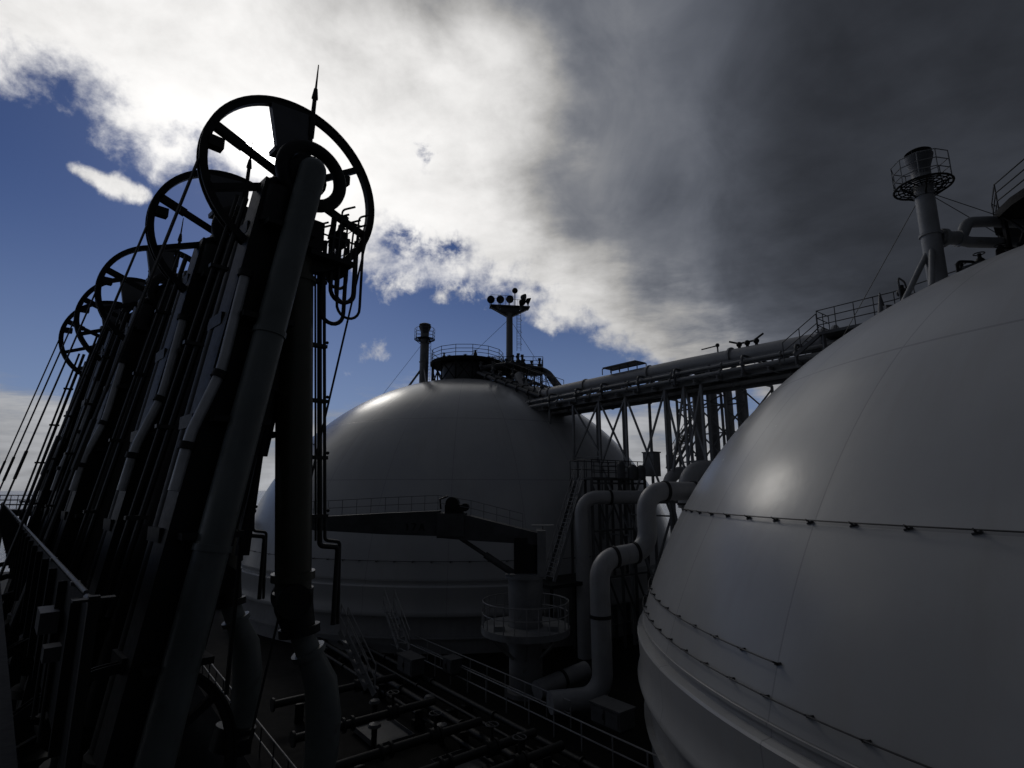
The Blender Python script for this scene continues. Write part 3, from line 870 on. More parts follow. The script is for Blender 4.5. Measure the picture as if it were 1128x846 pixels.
m = MB(); m.tube(fillet([ma + e * 1.0 + Z * (zb - 0.02), ma + e * 1.6 + Z * (zb - 0.15), ma + e * 6 + Z * (zb - 0.15)], 0.5), 0.22, 16); m.build('lower_bend', M['grey'], t)

t = thing('valve_manifold', 'low tangle of dark valves and bent pipes on the near dome beneath the forked pipe', 'valves', on_dome(NEAR, 18.4, 20.0))
rng = random.Random(11)
for i in range(12):
    f = i / 11; x = 17.75 + f * 4.6; y = 20.45 - f * 0.9 + rng.uniform(-0.4, 0.4)
    b = on_dome(NEAR, x, y, -0.05); h = rng.uniform(0.5, 1.05)
    m = MB()
    if i % 3 == 0: m.tube(fillet([b, b + Z * h, b + Z * h + e * 0.8, b + e * 0.8 + Z * 0.1], 0.2), 0.06, 8)
    else:
        m.cyl(b, b + Z * h, 0.07, seg=8); m.ball(b + Z * h * 0.6, 0.17, 10, 6); m.ring(b + Z * h, 0.18, 0.025, seg=14, tseg=5)
    m.build('valve' if i % 3 else 'bent_pipe', M['black'], t)
m = MB(); m.tube([on_dome(NEAR, 17.8, 20.2, 0.3), on_dome(NEAR, 20, 19.8, 0.3), on_dome(NEAR, 22.4, 19.4, 0.3)], 0.12, 10); m.build('header_pipe', M['dgrey'], t)

# ------------------------------------------------------------------ white pipes between the domes


def big_pipe(name, pts, r, rad, label, cuffs, mat='pipe'):
    pts = [Vector(p) for p in pts]; run = fillet(pts, rad, 10)
    m = MB(); m.tube(run, r, 28)
    o = m.build(name, M[mat], origin=pts[0]); tag(o, label, 'pipe')
    for i, f in cuffs:
        p = pts[i].lerp(pts[i + 1], f); m = MB(); m.flange(p, pts[i + 1] - pts[i], r + 0.05, 0.14, 28); c = m.build('clamp', M['black'], o)
    return o


A1, A2 = at(640, 549, 33.2), at(742, 545, 34.6)
A1.z = A2.z = -0.42
big_pipe('deck_pipe', [Vector((A1.x, A1.y, DECK + 0.2)), A1, A2, A2 + BX * 3 + Z * 0], 0.4, 1.0, 'pale pipe rising and bending right below the railed platform, left of the S bend pipe', [(1, 0.30), (1, 0.80)])
Bv = [at(800, 540, 28.2), at(711, 541, 26.6), at(711, 606, 26.6), at(660, 617, 25.6), at(660, 768, 25.6), at(606, 775, 25.0)]
Bv[0].z = Bv[1].z
Bv[2] = Vector((Bv[1].x, Bv[1].y, Bv[2].z)); Bv[4] = Vector((Bv[3].x, Bv[3].y, DECK + 0.75)); Bv[5].z = DECK + 0.75
big_pipe('deck_pipe', Bv, 0.45, 0.95, 'pale pipe with a double S bend down to the deck, next to the near dome', [(0, 0.42), (0, 0.77), (2, 0.28), (2, 0.7), (3, 0.42)])
big_pipe('deck_pipe', [at(757, 560, 30.5), at(757, 518, 30.5), at(830, 516, 32)], 0.48, 1.0, 'pale pipe elbow peeping over the near dome shoulder, above the S bend pipe', [(0, 0.1)])
big_pipe('deck_pipe', [at(737, 550, 34), at(737, 521, 34), at(800, 520, 35)], 0.38, 0.8, 'smaller pale elbow just left of the bigger elbow at the dome shoulder', [(0, 0.2)])
l0 = at(595, 752, 27.0); l0.z = DECK + 0.6
big_pipe('deck_pipe', [l0 - BX * 0.2, l0 + Vector((2.3, 1.6, 0.35))], 0.4, 0.5, 'short pale pipe lying on the deck left of the foot of the S bend pipe', [(0, 0.5)])

# railed platform behind the pipes
p0 = at(640, 527, 35.0); PZ = p0.z
t = thing('pipe_platform', 'railed steel platform above the pale pipes between the domes', 'platform', (p0.x + 2.5, p0.y, DECK))
m = MB(); p1 = p0 + BX * 5.2
m.beam(p0, p1, 2.0, 0.14)
for i in range(5):
    for s in (-0.9, 0.9):
        q = p0.lerp(p1, i / 4) + AX * s; m.beam(q, Vector((q.x, q.y, DECK)), 0.17)
    if i < 4:
        for z0 in (-0.3, -3.2, -6.0):
            a, b = p0.lerp(p1, i / 4) - AX * 0.9, p0.lerp(p1, (i + 1) / 4) - AX * 0.9
            m.beam(Vector((a.x, a.y, PZ + z0)), Vector((b.x, b.y, PZ + z0 - 2.6)), 0.09)
            m.beam(Vector((a.x, a.y, PZ + z0)), Vector((b.x, b.y, PZ + z0)), 0.12)
m.build('deck_frame', M['dgrey'], t)
m = MB(); m.rail([p0 - AX * 0.95, p1 - AX * 0.95], 1.15, 0.75, 0.03, rails=(1, .66, .33)); m.rail([p0 - AX * 0.95, p0 + AX * 0.95, p1 + AX * 0.95], 1.15, 0.75, 0.03)
m.build('railing', M['drail'], t)
m = MB(); c0 = at(718, 512, 36.0); m.box(c0, (0.85, 0.7, 1.5), m=SM); m.box(c0 + Z * 0.8, (0.95, 0.8, 0.08), m=SM); m.build('cabinet', M['grey'], t)
for u, v, r in ((684, 515, 0.26), (697, 520, 0.34), (706, 520, 0.3)):
    q = at(u, v, 35.2); m = MB(); m.cyl(Vector((q.x, q.y, PZ)), q + Z * 0.15, r, seg=14); m.ball(q + Z * 0.15, r, 14, 8); m.build('vessel', M['dgrey'], t)


def stair(a, b, w, label, side):
    a, b = Vector(a), Vector(b); sd = Vector(side).normalized()
    t = thing('steel_stair', label, 'stairs', a)
    m = MB()
    for s in (-1, 1): m.beam(a + sd * w / 2 * s, b + sd * w / 2 * s, 0.06, 0.22)
    n = int(abs(b.z - a.z) / 0.24)
    for i in range(1, n): m.box(a.lerp(b, i / n), (0.24, w, 0.04), m=Matrix((Z.cross(sd), sd, Z)).transposed())
    m.build('stair_flight', M['grey'], t)
    m = MB()
    for s in (-1, 1): m.rail([a + sd * w / 2 * s, b + sd * w / 2 * s], 0.95, 1.2, 0.024)
    m.build('railing', M['rail'], t)
    return t


sa = at(606, 640, 33.0); sb = at(638, 530, 34.4)
stair(sa, sb, 0.8, 'steep steel stair climbing left of the pale pipe to the railed platform', (0.5, -0.86, 0))
stair(at(738, 516, 39), at(764, 470, 39.6), 0.8, 'steel stair seen against the pale sky below the trestle', (0.3, -0.95, 0))
m = MB(); sl = at(606, 640, 33.0); m.box(sl + BX * 1.2 - Z * 0.1, (2.6, 4.6, 0.2), m=SM)
for dx in (-1.2, 1.2):
    for dy in (-1.0, 3.2): q = sl + AX * dx + BX * dy; m.beam(q, Vector((q.x, q.y, DECK)), 0.18)
tag(m.build('stair_landing', M['grate'], origin=sl), 'dark steel landing at the foot of the steep stair beside the pale pipe', 'platform')

# ------------------------------------------------------------------ deck crane
cb = Vector((0.66, 28.2, DECK))
t = thing('deck_crane', 'white ship deck crane on a round railed pedestal, jib lying to the left', 'crane', cb)
PZc = -6.5
m = MB(); m.lathe([(0.95, 0), (0.95, 0.2), (0.8, 0.25), (0.8, 3.0), (0.85, 5.0), (0.85, PZc - DECK + 2.5)], cb, 32); m.flange(Vector((cb.x, cb.y, -4.15)), Z, 1.0, 0.14, 32)
m.build('pedestal', M['grey'], t)
m = MB(); pc = Vector((cb.x, cb.y, PZc)); m.lathe([(0.85, 0.06), (2.15, 0.06), (2.15, -0.24), (0.85, -0.3)], pc, 40)
for i in range(8):
    a = i * math.pi / 4; d = Vector((math.cos(a), math.sin(a), 0)); m.beam(pc + d * 2.0 - Z * 0.25, pc + d * 0.84 - Z * 1.3, 0.08, 0.12)
for s in (-1, 1):
    m.box(pc + Vector((s * 1.25, -1.0, 0.16)), (0.5, 0.35, 0.2))
m.build('platform', M['grey'], t)
m = MB(); m.rail([pc + Vector((2.1 * math.cos(i * math.pi / 12), 2.1 * math.sin(i * math.pi / 12), 0.06)) for i in range(24)], 1.15, 1.1, 0.028, closed=True); m.build('railing', M['rail'], t)
hz0, hz1 = -4.05, -2.15
m = MB()
for s in (1,): m.box(Vector((cb.x + 0.18, cb.y + 0.62 * s, (hz0 + hz1) / 2)), (1.5, 0.1, hz1 - hz0))
m.box(Vector((cb.x + 0.78, cb.y, (hz0 + hz1) / 2 + 0.1)), (0.42, 1.34, hz1 - hz0 + 0.2)); m.box(Vector((cb.x + 0.1, cb.y, hz0)), (1.75, 1.45, 0.12))
m.build('housing', M['grey'], t)
m = MB(); m.box(Vector((cb.x - 0.05, cb.y, hz0 + 0.9)), (1.0, 0.9, 1.7)); m.cyl(Vector((cb.x + 0.1, cb.y - 0.5, hz0 + 1.2)), Vector((cb.x + 0.1, cb.y + 0.5, hz0 + 1.2)), 0.3, seg=16); m.build('winch', M['black'], t)
# jib: a box girder, deep at its middle
JD = Vector((-1, 0.06, 0)).normalized()


def jp(s, z): return Vector((cb.x + 0.9, cb.y, 0)) + JD * s + Z * z


def girder(m, stations, w):
    vs = []
    for s, zt, zb_, ww in stations:
        q = Vector((-JD.y, JD.x, 0))
        for sg, z in ((-1, zb_), (1, zb_), (1, zt), (-1, zt)): vs.append(jp(s, z) + q * sg * ww / 2)
    n = len(stations); fs = [(i * 4 + j, i * 4 + (j + 1) % 4, i * 4 + 4 + (j + 1) % 4, i * 4 + 4 + j) for i in range(n - 1) for j in range(4)]
    m.add(vs, fs + [(3, 2, 1, 0), tuple((n - 1) * 4 + j for j in range(4))])


m = MB(); girder(m, [(0.0, -2.15, -2.75, 1.0), (0.35, -2.05, -2.62, 1.0), (3.6, -1.28, -2.45, 0.95), (5.1, -1.12, -2.34, 0.9), (5.3, -1.12, -2.34, 0.9)], 1)
m.box(jp(4.6, -1.7), (1.35, 1.15, 1.1), m=Matrix((JD, Vector((-JD.y, JD.x, 0)), Z)).transposed())
m.build('boom_root', M['jib'], t)
m = MB(); girder(m, [(5.25, -1.02, -2.25, 0.78), (8.0, -1.14, -2.18, 0.72), (11.2, -1.32, -2.02, 0.6), (13.6, -1.42, -1.92, 0.5)], 1)
jib = m.build('jib', M['jib'], t)
q = Vector((-JD.y, JD.x, 0)); q = q if q.y < 0 else -q
mk = MB()                                            # worn stencilled marking near the jib's root: "17A" after an unreadable run
CH = 0.33


def stroke(s0, z0, s1, z1): mk.beam(jp(s0, z0) + q * 0.392, jp(s1, z1) + q * 0.392, 0.02, 0.075, side=q)


s0, zb0 = 5.95, -1.98
stroke(s0, zb0, s0 + 0.12, zb0 + CH); stroke(s0 + 0.24, zb0, s0 + 0.12, zb0 + CH); stroke(s0 + 0.05, zb0 + 0.12, s0 + 0.19, zb0 + 0.12)
s0 = 6.38; stroke(s0, zb0 + CH, s0 + 0.22, zb0 + CH); stroke(s0, zb0 + CH, s0 + 0.14, zb0)
s0 = 6.8; stroke(s0, zb0, s0, zb0 + CH); stroke(s0, zb0 + CH, s0 + 0.07, zb0 + CH - 0.08)
mk.build('marking', M['letter'], jib)
m = MB(); m.rail([jp(13.2, -1.40) + q * 0.3, jp(8.0, -1.12) + q * 0.3, jp(5.3, -1.0) + q * 0.3, jp(3.6, -1.26) + q * 0.4, jp(1.0, -1.9) + q * 0.4], 0.75, 0.7, 0.018, rails=(1.0, 0.5)); m.build('jib_railing', M['grey'], t)
m = MB(); c0 = jp(4.5, -0.95); m.box(c0, (0.9, 0.8, 0.45)); m.cyl(c0 + Vector((-0.1, -0.45, 0.3)), c0 + Vector((-0.1, 0.45, 0.3)), 0.32, seg=18); m.cyl(c0 + Vector((0.55, -0.3, 0.1)), c0 + Vector((0.55, 0.3, 0.1)), 0.2, seg=14); m.tube([c0 + Vector((-0.7, 0, 0)), c0 + Vector((-0.75, 0, 0.5)), c0 + Vector((-0.35, 0, 0.65))], 0.05, 8)
m.build('jib_winch', M['black'], t)
m = MB(); ca, cc = Vector((cb.x - 0.3, cb.y - 0.1, -4.2)), jp(4.3, -2.3); m.cyl(ca, ca.lerp(cc, 0.55), 0.17, seg=14); m.cyl(ca.lerp(cc, 0.55), cc, 0.1, seg=12); m.build('luffing_cylinder', M['jib'], t)
m = MB(); q2 = Vector((cb.x + 0.9, cb.y + 0.2, -1.75)); m.box(q2, (1.1, 0.4, 0.06)); m.tube([q2 - Z * 0.4, q2], 0.04, 8); m.build('deck_light', M['pipe'], t)

# ------------------------------------------------------------------ deck gear
for (k0, k1, l, z, lab) in ((-8, 33, -14.1, DECK + 0.9, 'long pale rail along the ship deck below the crane, nearer of two'),
                            (18, 34, -13.0, DECK + 0.9, 'pale deck rail behind the nearer rail, at the foot of the far dome')):
    m = MB(); m.rail([ship(k0, l, DECK), ship(k1, l, DECK)], 1.0, 1.5, 0.03); tag(m.build('deck_railing', M['rail'], origin=ship(k0, l, DECK)), lab, 'railing')
m = MB(); m.rail([ship(-20, -23.6, DECK), ship(60, -23.6, DECK)], 1.05, 1.6, 0.028); tag(m.build('side_railing', M['drail'], origin=ship(20, -23.6, DECK)), 'dark railing along the ship side opposite the loading arms', 'railing')


def cabinet(p, size, label):
    t = thing('deck_cabinet', label, 'cabinet', p, group='grey cabinets on the ship deck')
    p = Vector(p); s = Vector(size)
    m = MB(); m.box(p + Z * (s.z / 2 + 0.1), s, m=SM); m.box(p + Z * (s.z + 0.13), (s.x + 0.1, s.y + 0.1, 0.06), m=SM); m.build('case', M['dgrey'], t)
    m = MB(); m.box(p + Z * 0.05, (s.x - 0.1, s.y - 0.1, 0.1), m=SM); m.build('plinth', M['black'], t)
    m = MB()
    for i in (-0.24, 0.24): m.box(p + AX * (s.x * i) - BX * (s.y / 2 + 0.015) + Z * (s.z / 2 + 0.1), (s.x * 0.42, 0.03, s.z * 0.8), m=SM)
    d = m.build('door', M['dgrey'], t)
    m = MB(); m.box(p + AX * 0.06 - BX * (s.y / 2 + 0.05) + Z * (s.z / 2 + 0.1), (0.05, 0.05, 0.2), m=SM); m.build('handle', M['black'], d)
    return t


cabinet(at(452, 742, 29.5), (1.5, 0.7, 0.7), 'dark grey deck cabinet behind the rail, left of the crane foot')
cabinet(at(498, 742, 29.0), (0.8, 0.6, 0.6), 'small dark grey deck cabinet right of the larger one, near the crane foot')
cabinet(at(675, 800, 22.0), (1.4, 0.8, 0.6), 'dark grey deck cabinet by the S bend pipe foot at the bottom of the picture')
for i, (u, v, y, ln, lab) in enumerate(((410, 722, 27, 1.3, 'short'), (450, 745, 24, 1.5, 'long'), (500, 765, 22, 1.8, 'longer'), (560, 785, 21, 1.6, 'bent'), (590, 800, 20, 1.5, 'nearest'))):
    q = at(u, v + 20, y); q.z = DECK
    t = thing('manifold_valve', ('dark flanged manifold valve on the deck, ' + ['farthest left of the row', 'second from the left of the row', 'third of the row, below the crane', 'fourth of the row, right of the crane foot', 'last of the row, nearest to the near dome'][i]), 'valve', q, group='manifold valves along the ship deck')
    d = -BX; m = MB(); a, b = q + Z * 0.9 - d * 1.2, q + Z * 0.9 + d * (3.0 + ln); m.tube([a, b], 0.15, 14)
    for f in (0.3, 0.36, 0.62, 0.68, 1.0): m.flange(a.lerp(b, f), d, 0.26, 0.08)
    m.build('pipe_run', M['black'], t)
    m = MB(); c = a.lerp(b, 0.33); m.ball(c, 0.26, 14, 8); m.cyl(c, c + Z * 0.7, 0.06, seg=10); m.build('valve_body', M['black'], t)
    m = MB(); m.ring(c + Z * 0.72, 0.22, 0.022, seg=20, tseg=6); m.beam(c + Z * 0.72 - AX * 0.2, c + Z * 0.72 + AX * 0.2, 0.03); m.build('handwheel', M['jib'], t)
    for f in (0.12, 0.8):
        m = MB(); p = a.lerp(b, f); m.beam(p - Z * 0.2, Vector((p.x, p.y, DECK)), 0.3, 0.2); m.build('support', M['black'], t)
for i in range(4):
    l = -15.4 - i * 0.8; m = MB(); m.tube([ship(-12, l, DECK + 0.45), ship(40, l, DECK + 0.45)], (0.11, 0.07, 0.14, 0.08)[i], 12)
    for k in range(-10, 40, 5): m.flange(ship(k, l, DECK + 0.45), AX, (0.17, 0.12, 0.21, 0.14)[i], 0.06); m.box(ship(k + 2, l, DECK + 0.15), (0.25, 0.5, 0.3), m=SM)
    tag(m.build('deck_line', M['black'], origin=ship(-12, l, DECK)), 'thin dark pipe running lengthwise along the ship deck, ' + ['closest to the pale rail', 'second from the pale rail', 'third from the pale rail and thickest', 'farthest from the pale rail'][i], 'pipe', 'pipes running along the ship deck')
stair(at(408, 762, 20.5), at(378, 697, 21.5), 0.7, 'steep steel ladder stair right of the hanging arm pipes, over the dark deck', (0.6, -0.8, 0))
stair(at(445, 715, 31), at(428, 668, 33), 0.7, 'small dim stair at the foot of the far dome, left of the grey cabinets', (0.9, -0.4, 0))

rng = random.Random(31)
SPOTS_D = [(-19.5, 8), (-18.6, 11), (-20.6, 12.5), (-17.6, 14), (-21.2, 16), (-19.2, 17.5), (-17.9, 20), (-20.2, 21), (-18.8, 24), (-16.6, 9.5), (-16.4, 17), (-16.7, 23)]
for i, (l, k) in enumerate(SPOTS_D):                 # mushroom vents and bitts between the pipes
    p = ship(k, l, DECK); h = 0.5 + 0.5 * rng.random()
    t = thing('deck_vent', 'small dark mushroom vent standing on the black ship deck', 'vent', p, group='mushroom vents on the ship deck')
    m = MB(); m.cyl(p, p + Z * h, 0.11, seg=12); m.build('stem', M['black'], t)
    m = MB(); m.lathe([(0.02, h + 0.16), (0.2, h + 0.1), (0.25, h), (0.2, h - 0.03), (0.1, h - 0.03)], p, 16); m.build('cap', M['dgrey'], t)
for i, (k, l, w, lab) in enumerate(((13, -19.8, 2.6, 'nearest'), (17.5, -18.4, 2.2, 'middle'), (22, -19.4, 2.4, 'farthest'))):
    p = ship(k, l, DECK)
    t = thing('drip_tray', 'shallow dim steel drip tray on the ship deck, %s of the three trays' % lab, 'tray', p, group='drip trays on the ship deck')
    m = MB(); m.box(p + Z * 0.16, (w, 1.5, 0.03), m=SM); m.build('tray_floor', M['dgrey'], t)
    m = MB()
    for s in (-1, 1): m.box(p + AX * (w / 2 * s) + Z * 0.22, (0.03, 1.56, 0.2), m=SM); m.box(p + BX * (0.765 * s) + Z * 0.22, (w - 0.04, 0.03, 0.2), m=SM)
    m.box(p + Z * 0.07, (w * 0.8, 0.2, 0.14), m=SM); m.build('coaming', M['jib'], t)

# ------------------------------------------------------------------ loading arms
# local frame of an arm: x in its plane towards the ship, y along the row away from the viewer, z up from the wheel axis
ANG = 0.798
ROWD = Vector((-math.sin(ANG), math.cos(ANG), 0))
ROW0 = Vector((-4.508, 9.843, 6.04)); SPOTS = (0.0, 3.6, 9.56, 13.35, 17.0)
HZ = 6.04 - JETTY                                     # wheel axis above the jetty


def L(x, y, z): return Vector((x, y, z + HZ))


def wheel(t, name, c, r, plate):
    m = MB(); ax = (0, 1, 0)
    m.lathe([(r - 0.12, -0.065), (r, -0.065), (r, 0.065), (r - 0.12, 0.065), (r - 0.12, -0.065)], c, 72, ax)
    m.lathe([(r - 0.02, -0.085), (r + 0.025, -0.085), (r + 0.025, -0.055), (r - 0.02, -0.055), (r - 0.02, -0.085)], c, 72, ax); m.lathe([(r - 0.02, 0.055), (r + 0.025, 0.055), (r + 0.025, 0.085), (r - 0.02, 0.085), (r - 0.02, 0.055)], c, 72, ax)
    w = m.build(name, M['black'], t)
    for k, a in enumerate((160.0, 36.0, -18.0, 204.0, 275.0)):
        a = R(a); d = Vector((math.cos(a), 0, math.sin(a)))
        m = MB(); m.beam(c + d * 0.3, c + d * (r - 0.06), 0.13, 0.12, side=(0, 1, 0))
        if k == 0: m.beam(c + d * 1.1, c + d * (r - 0.07), 0.12, 0.17, side=(0, 1, 0))
        m.build('spoke', M['black'], w)
    m = MB(); m.cyl(c - Vector((0, 0.35, 0)), c + Vector((0, 0.35, 0)), 0.4, seg=28); m.cyl(c - Vector((0, 0.42, 0)), c + Vector((0, 0.42, 0)), 0.28, seg=24); m.build('hub', M['black'], w)
    if plate:
        a = R(99); d = Vector((math.cos(a), 0, math.sin(a))); s = Vector((-d.z, 0, d.x))
        m = MB(); vs = []
        for y in (-0.07, 0.07):
            for rr, hw in ((0.55, 0.33), (r - 0.13, 0.38)):
                for sg in (-1, 1): vs.append(c + d * rr + s * hw * sg + Vector((0, y, 0)))
        m.add(vs, [(0, 1, 3, 2), (4, 6, 7, 5), (0, 4, 5, 1), (2, 3, 7, 6), (0, 2, 6, 4), (1, 5, 7, 3)])
        m.beam(c + d * 0.62 - s * 0.42, c + d * 0.62 + s * 0.42, 0.3, 0.1, side=(0, 1, 0))
        for q in (-0.25, 0.0, 0.22): m.cyl(c + d * 0.66 + s * q, c + d * 0.78 + s * q, 0.04, seg=8)
        m.build('web_plate', M['dgrey'], w)
        for a in (172, 30):
            a = R(a); d2 = Vector((math.cos(a), 0, math.sin(a)))
            m = MB(); m.box(c + d2 * (r - 0.22 if a > 1 else 1.15), (0.26, 0.2, 0.2)); m.build('stop_block', M['black'], w)
        m = MB(); e = c + Vector((-0.55, -0.02, r - 0.33)); m.tube([e + Z * 0.22, e, e + Vector((0.05, 0, -0.03))], 0.025, 6); m.build('pin', M['black'], w)
    return w


def make_arm(label):
    t = thing('loading_arm', label, 'loading arm', ROW0 - Z * HZ, ANG, 'loading arms in a row on the jetty', local=True)
    c = L(0.21, 0, -0.04); c2 = L(-1.72, 0.1, -10.3)
    m = MB(); m.cyl((-1.35, 0.35, 0), L(-1.35, 0.35, -9.9), 0.48, 0.45, 24); m.cyl((-1.35, 0.35, 0), (-1.35, 0.35, 0.12), 0.85, seg=24)
    for i in range(6):
        a = i * math.pi / 3; d = Vector((math.cos(a), math.sin(a), 0)); m.beam(Vector((-1.35, 0.35, 0.1)) + d * 0.8, Vector((-1.35, 0.35, 1.1)) + d * 0.45, 0.05, 0.3)
    m.flange(L(-1.35, 0.35, -11.2), Z, 0.62, 0.2); m.flange(L(-1.35, 0.35, -9.95), Z, 0.62, 0.24)
    m.build('riser', M['dolive'], t)
    wheel(t, 'upper_wheel', c, 1.745, True)
    wheel(t, 'lower_wheel', c2, 1.745, False)
    # inboard arm: product pipe in front, box beam behind it, olive gas pipe at the back
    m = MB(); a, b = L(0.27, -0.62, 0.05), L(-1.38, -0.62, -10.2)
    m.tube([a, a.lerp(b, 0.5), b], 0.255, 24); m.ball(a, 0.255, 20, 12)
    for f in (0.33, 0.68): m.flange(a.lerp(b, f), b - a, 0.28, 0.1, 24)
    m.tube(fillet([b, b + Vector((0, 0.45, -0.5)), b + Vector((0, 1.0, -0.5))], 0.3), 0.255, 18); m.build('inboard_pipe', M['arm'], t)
    m = MB(); m.beam(L(-0.10, 0.0, -0.3), L(-1.55, 0.0, -10.2), 0.62, 0.74, side=(0, 1, 0)); m.build('support_beam', M['black'], t)
    m = MB(); m.beam(L(0.28, 0.3, -0.6), L(0.16, 0.3, -4.2), 0.3, 0.5, side=(0, 1, 0)); m.beam(L(0.10, 0.3, -4.0), L(-0.95, 0.3, -10.0), 0.28, 0.3, side=(0, 1, 0)); m.build('rear_beam', M['black'], t)
    m = MB(); m.tube([L(-0.38, 0.55, -0.9), L(-1.75, 0.55, -10.3)], 0.2, 18); m.flange(L(-0.42, 0.55, -1.2), (0.13, 0, 1), 0.3, 0.1); m.build('gas_return_pipe', M['black'], t)
    for f in (0.12, 0.30, 0.48, 0.66, 0.84):         # cross plates tying the pipes and the beam together
        m = MB(); p = L(0.15, 0, 0).lerp(L(-1.38, 0, -10.2), f); m.box(p + Vector((0.02, -0.05, 0)), (0.9, 1.15, 0.1)); m.box(p + Vector((-0.2, 0.3, 0.0)), (0.8, 0.7, 0.22)); m.build('tie_bracket', M['black'], t)
    # swivel joints at the apex
    m = MB(); m.ring(L(0.38, -0.36, 0.1), 0.6, 0.13, (0, 1, 0), 48, 12); m.cyl(L(0.3, -0.6, 0.05), L(0.3, 0.55, 0.05), 0.26, seg=22)
    m.flange(L(0.3, -0.3, 0.05), (0, 1, 0), 0.4, 0.1); m.flange(L(0.3, 0.3, 0.05), (0, 1, 0), 0.44, 0.12)
    m.ring(L(-0.12, -0.2, -0.5), 0.28, 0.12, (0, 1, 0), 40, 10); m.cyl(L(-0.3, -0.3, -1.2), L(-0.2, -0.3, -0.45), 0.24, seg=18)
    m.build('apex_swivel', M['black'], t)
    # outboard arm hanging from the apex
    m = MB(); m.tube([L(0.36, 0.22, -0.2), L(0.44, 0.22, -1.6), L(0.66, 0.22, -4.8), L(0.88, 0.22, -7.85)], [0.32, 0.34, 0.34, 0.32], 24)
    m.flange(L(0.47, 0.22, -1.9), (0.07, 0, -1), 0.38, 0.1); m.flange(L(0.86, 0.22, -7.6), (0.07, 0, -1), 0.39, 0.14); m.build('outboard_arm', M['olive'], t)
    m = MB(); m.tube([L(0.88, 0.22, -7.85), L(0.92, 0.22, -8.15), L(1.0, 0.1, -8.55)], [0.36, 0.34, 0.28], 20); m.cyl(L(0.75, -0.15, -8.0), L(0.95, 0.6, -8.0), 0.3, seg=20); m.flange(L(1.0, 0.1, -8.55), (0.1, -0.1, -1), 0.36, 0.14)
    m.build('swivel_elbow', M['black'], t)
    m = MB(); m.tube([L(1.0, 0.12, -8.5), L(1.18, 0.05, -8.95), L(1.42, -0.02, -9.5), L(1.5, -0.05, -10.1), L(1.5, -0.05, -10.7), L(1.42, -0.05, -11.2)], [0.2, 0.22, 0.29, 0.31, 0.29, 0.26], 22)
    m.flange(L(1.18, 0.05, -8.95), (0.4, -0.1, -1), 0.3, 0.1); m.build('end_spool', M['arm'], t)
    m = MB(); m.cyl(L(1.35, -0.05, -11.15), L(1.25, -0.05, -11.6), 0.42, 0.42, 22); m.box(L(1.3, -0.5, -11.4), (0.3, 0.4, 0.3)); m.build('coupler', M['black'], t)
    m = MB(); m.cyl(L(0.46, 0.45, -3.2), L(0.16, 0.45, -5.4), 0.13, seg=14); m.cyl(L(0.16, 0.45, -5.4), L(-0.05, 0.45, -7.0), 0.06, seg=10); m.box(L(0.44, 0.4, -3.1), (0.3, 0.3, 0.3)); m.build('slewing_cylinder', M['black'], t)
    m = MB(); m.tube([L(0.34, 0.6, -3.6), L(0.02, 0.6, -6.6), L(0.0, 0.6, -9.5)], 0.04, 8); m.tube([L(0.25, 0.6, -3.6), L(-0.07, 0.6, -6.6)], 0.03, 8); m.build('hydraulic_line', M['hose'], t)
    m = MB(); m.beam(L(0.22, 0.62, -4.2), L(0.06, 0.62, -7.2), 0.15, 0.2, side=(0, 1, 0)); m.box(L(0.2, 0.55, -5.0), (0.4, 0.3, 0.12)); m.build('brace', M['black'], t)
    # counterweight below the trunnion
    m = MB(); m.beam(L(-1.4, 0.0, -10.2), L(-1.75, 0.0, -13.6), 0.4, 0.5, side=(0, 1, 0)); m.box(L(-1.72, 0.0, -13.3), (1.6, 1.7, 1.5)); m.build('counterweight', M['black'], t)
    # pantograph cables
    for y in (-0.05, 0.06):
        m = MB(); m.tube([L(-1.53, y, -0.25), L(-3.47, y + 0.1, -10.1)], 0.02, 8); m.cyl(L(-2.466, y + 0.05, -5.0), L(-2.614, y + 0.05, -5.75), 0.035, seg=8); m.build('cable', M['cable'], t)
    for y in (0.0, ):
        m = MB(); m.tube([L(1.90, y, -0.4), L(0.26, y + 0.1, -10.2)], 0.022, 8); m.build('cable', M['cable'], t)
    m = MB(); m.tube([L(-0.7, -0.05, -0.7), L(-1.9, 0.3, -7.9)], 0.05, 8); m.tube([L(-0.85, -0.05, -0.7), L(-2.05, 0.3, -7.9)], 0.035, 8)
    for f in (0.2, 0.4, 0.6, 0.8): p = L(-0.77, -0.05, -0.7).lerp(L(-1.97, 0.3, -7.9), f); m.box(p, (0.3, 0.12, 0.06))
    m.build('hydraulic_line', M['hose'], t)
    # pale conduit with a dog leg
    pc = [L(-0.70, -0.42, -2.3), L(-0.90, -0.42, -3.85), L(-0.95, -0.42, -4.15), L(-1.26, -0.42, -5.1), L(-1.31, -0.42, -5.35), L(-1.42, -0.42, -6.05)]
    m = MB(); m.tube(fillet(pc, 0.3, 4), 0.085, 14); cdt = m.build('conduit', M['conduit'], t)
    for f in (0, 2, 4):
        m = MB(); m.flange(pc[f], pc[f + 1] - pc[f], 0.125, 0.12); m.build('conduit_clamp', M['black'], cdt)
    # hydraulic lines beside the outboard arm
    m = MB(); m.tube(fillet([L(0.95, 0.25, -1.45), L(1.36, 0.25, -7.1), L(1.745, 0.25, -7.15), L(1.74, 0.25, -8.6)], 0.08, 4), 0.05, 10); m.tube(fillet([L(1.06, 0.25, -1.5), L(1.46, 0.25, -7.0), L(1.78, 0.25, -7.05), L(1.84, 0.25, -8.6)], 0.08, 4), 0.035, 8)
    m.tube([L(0.87, 0.25, -1.6), L(1.27, 0.25, -7.0)], 0.022, 8)
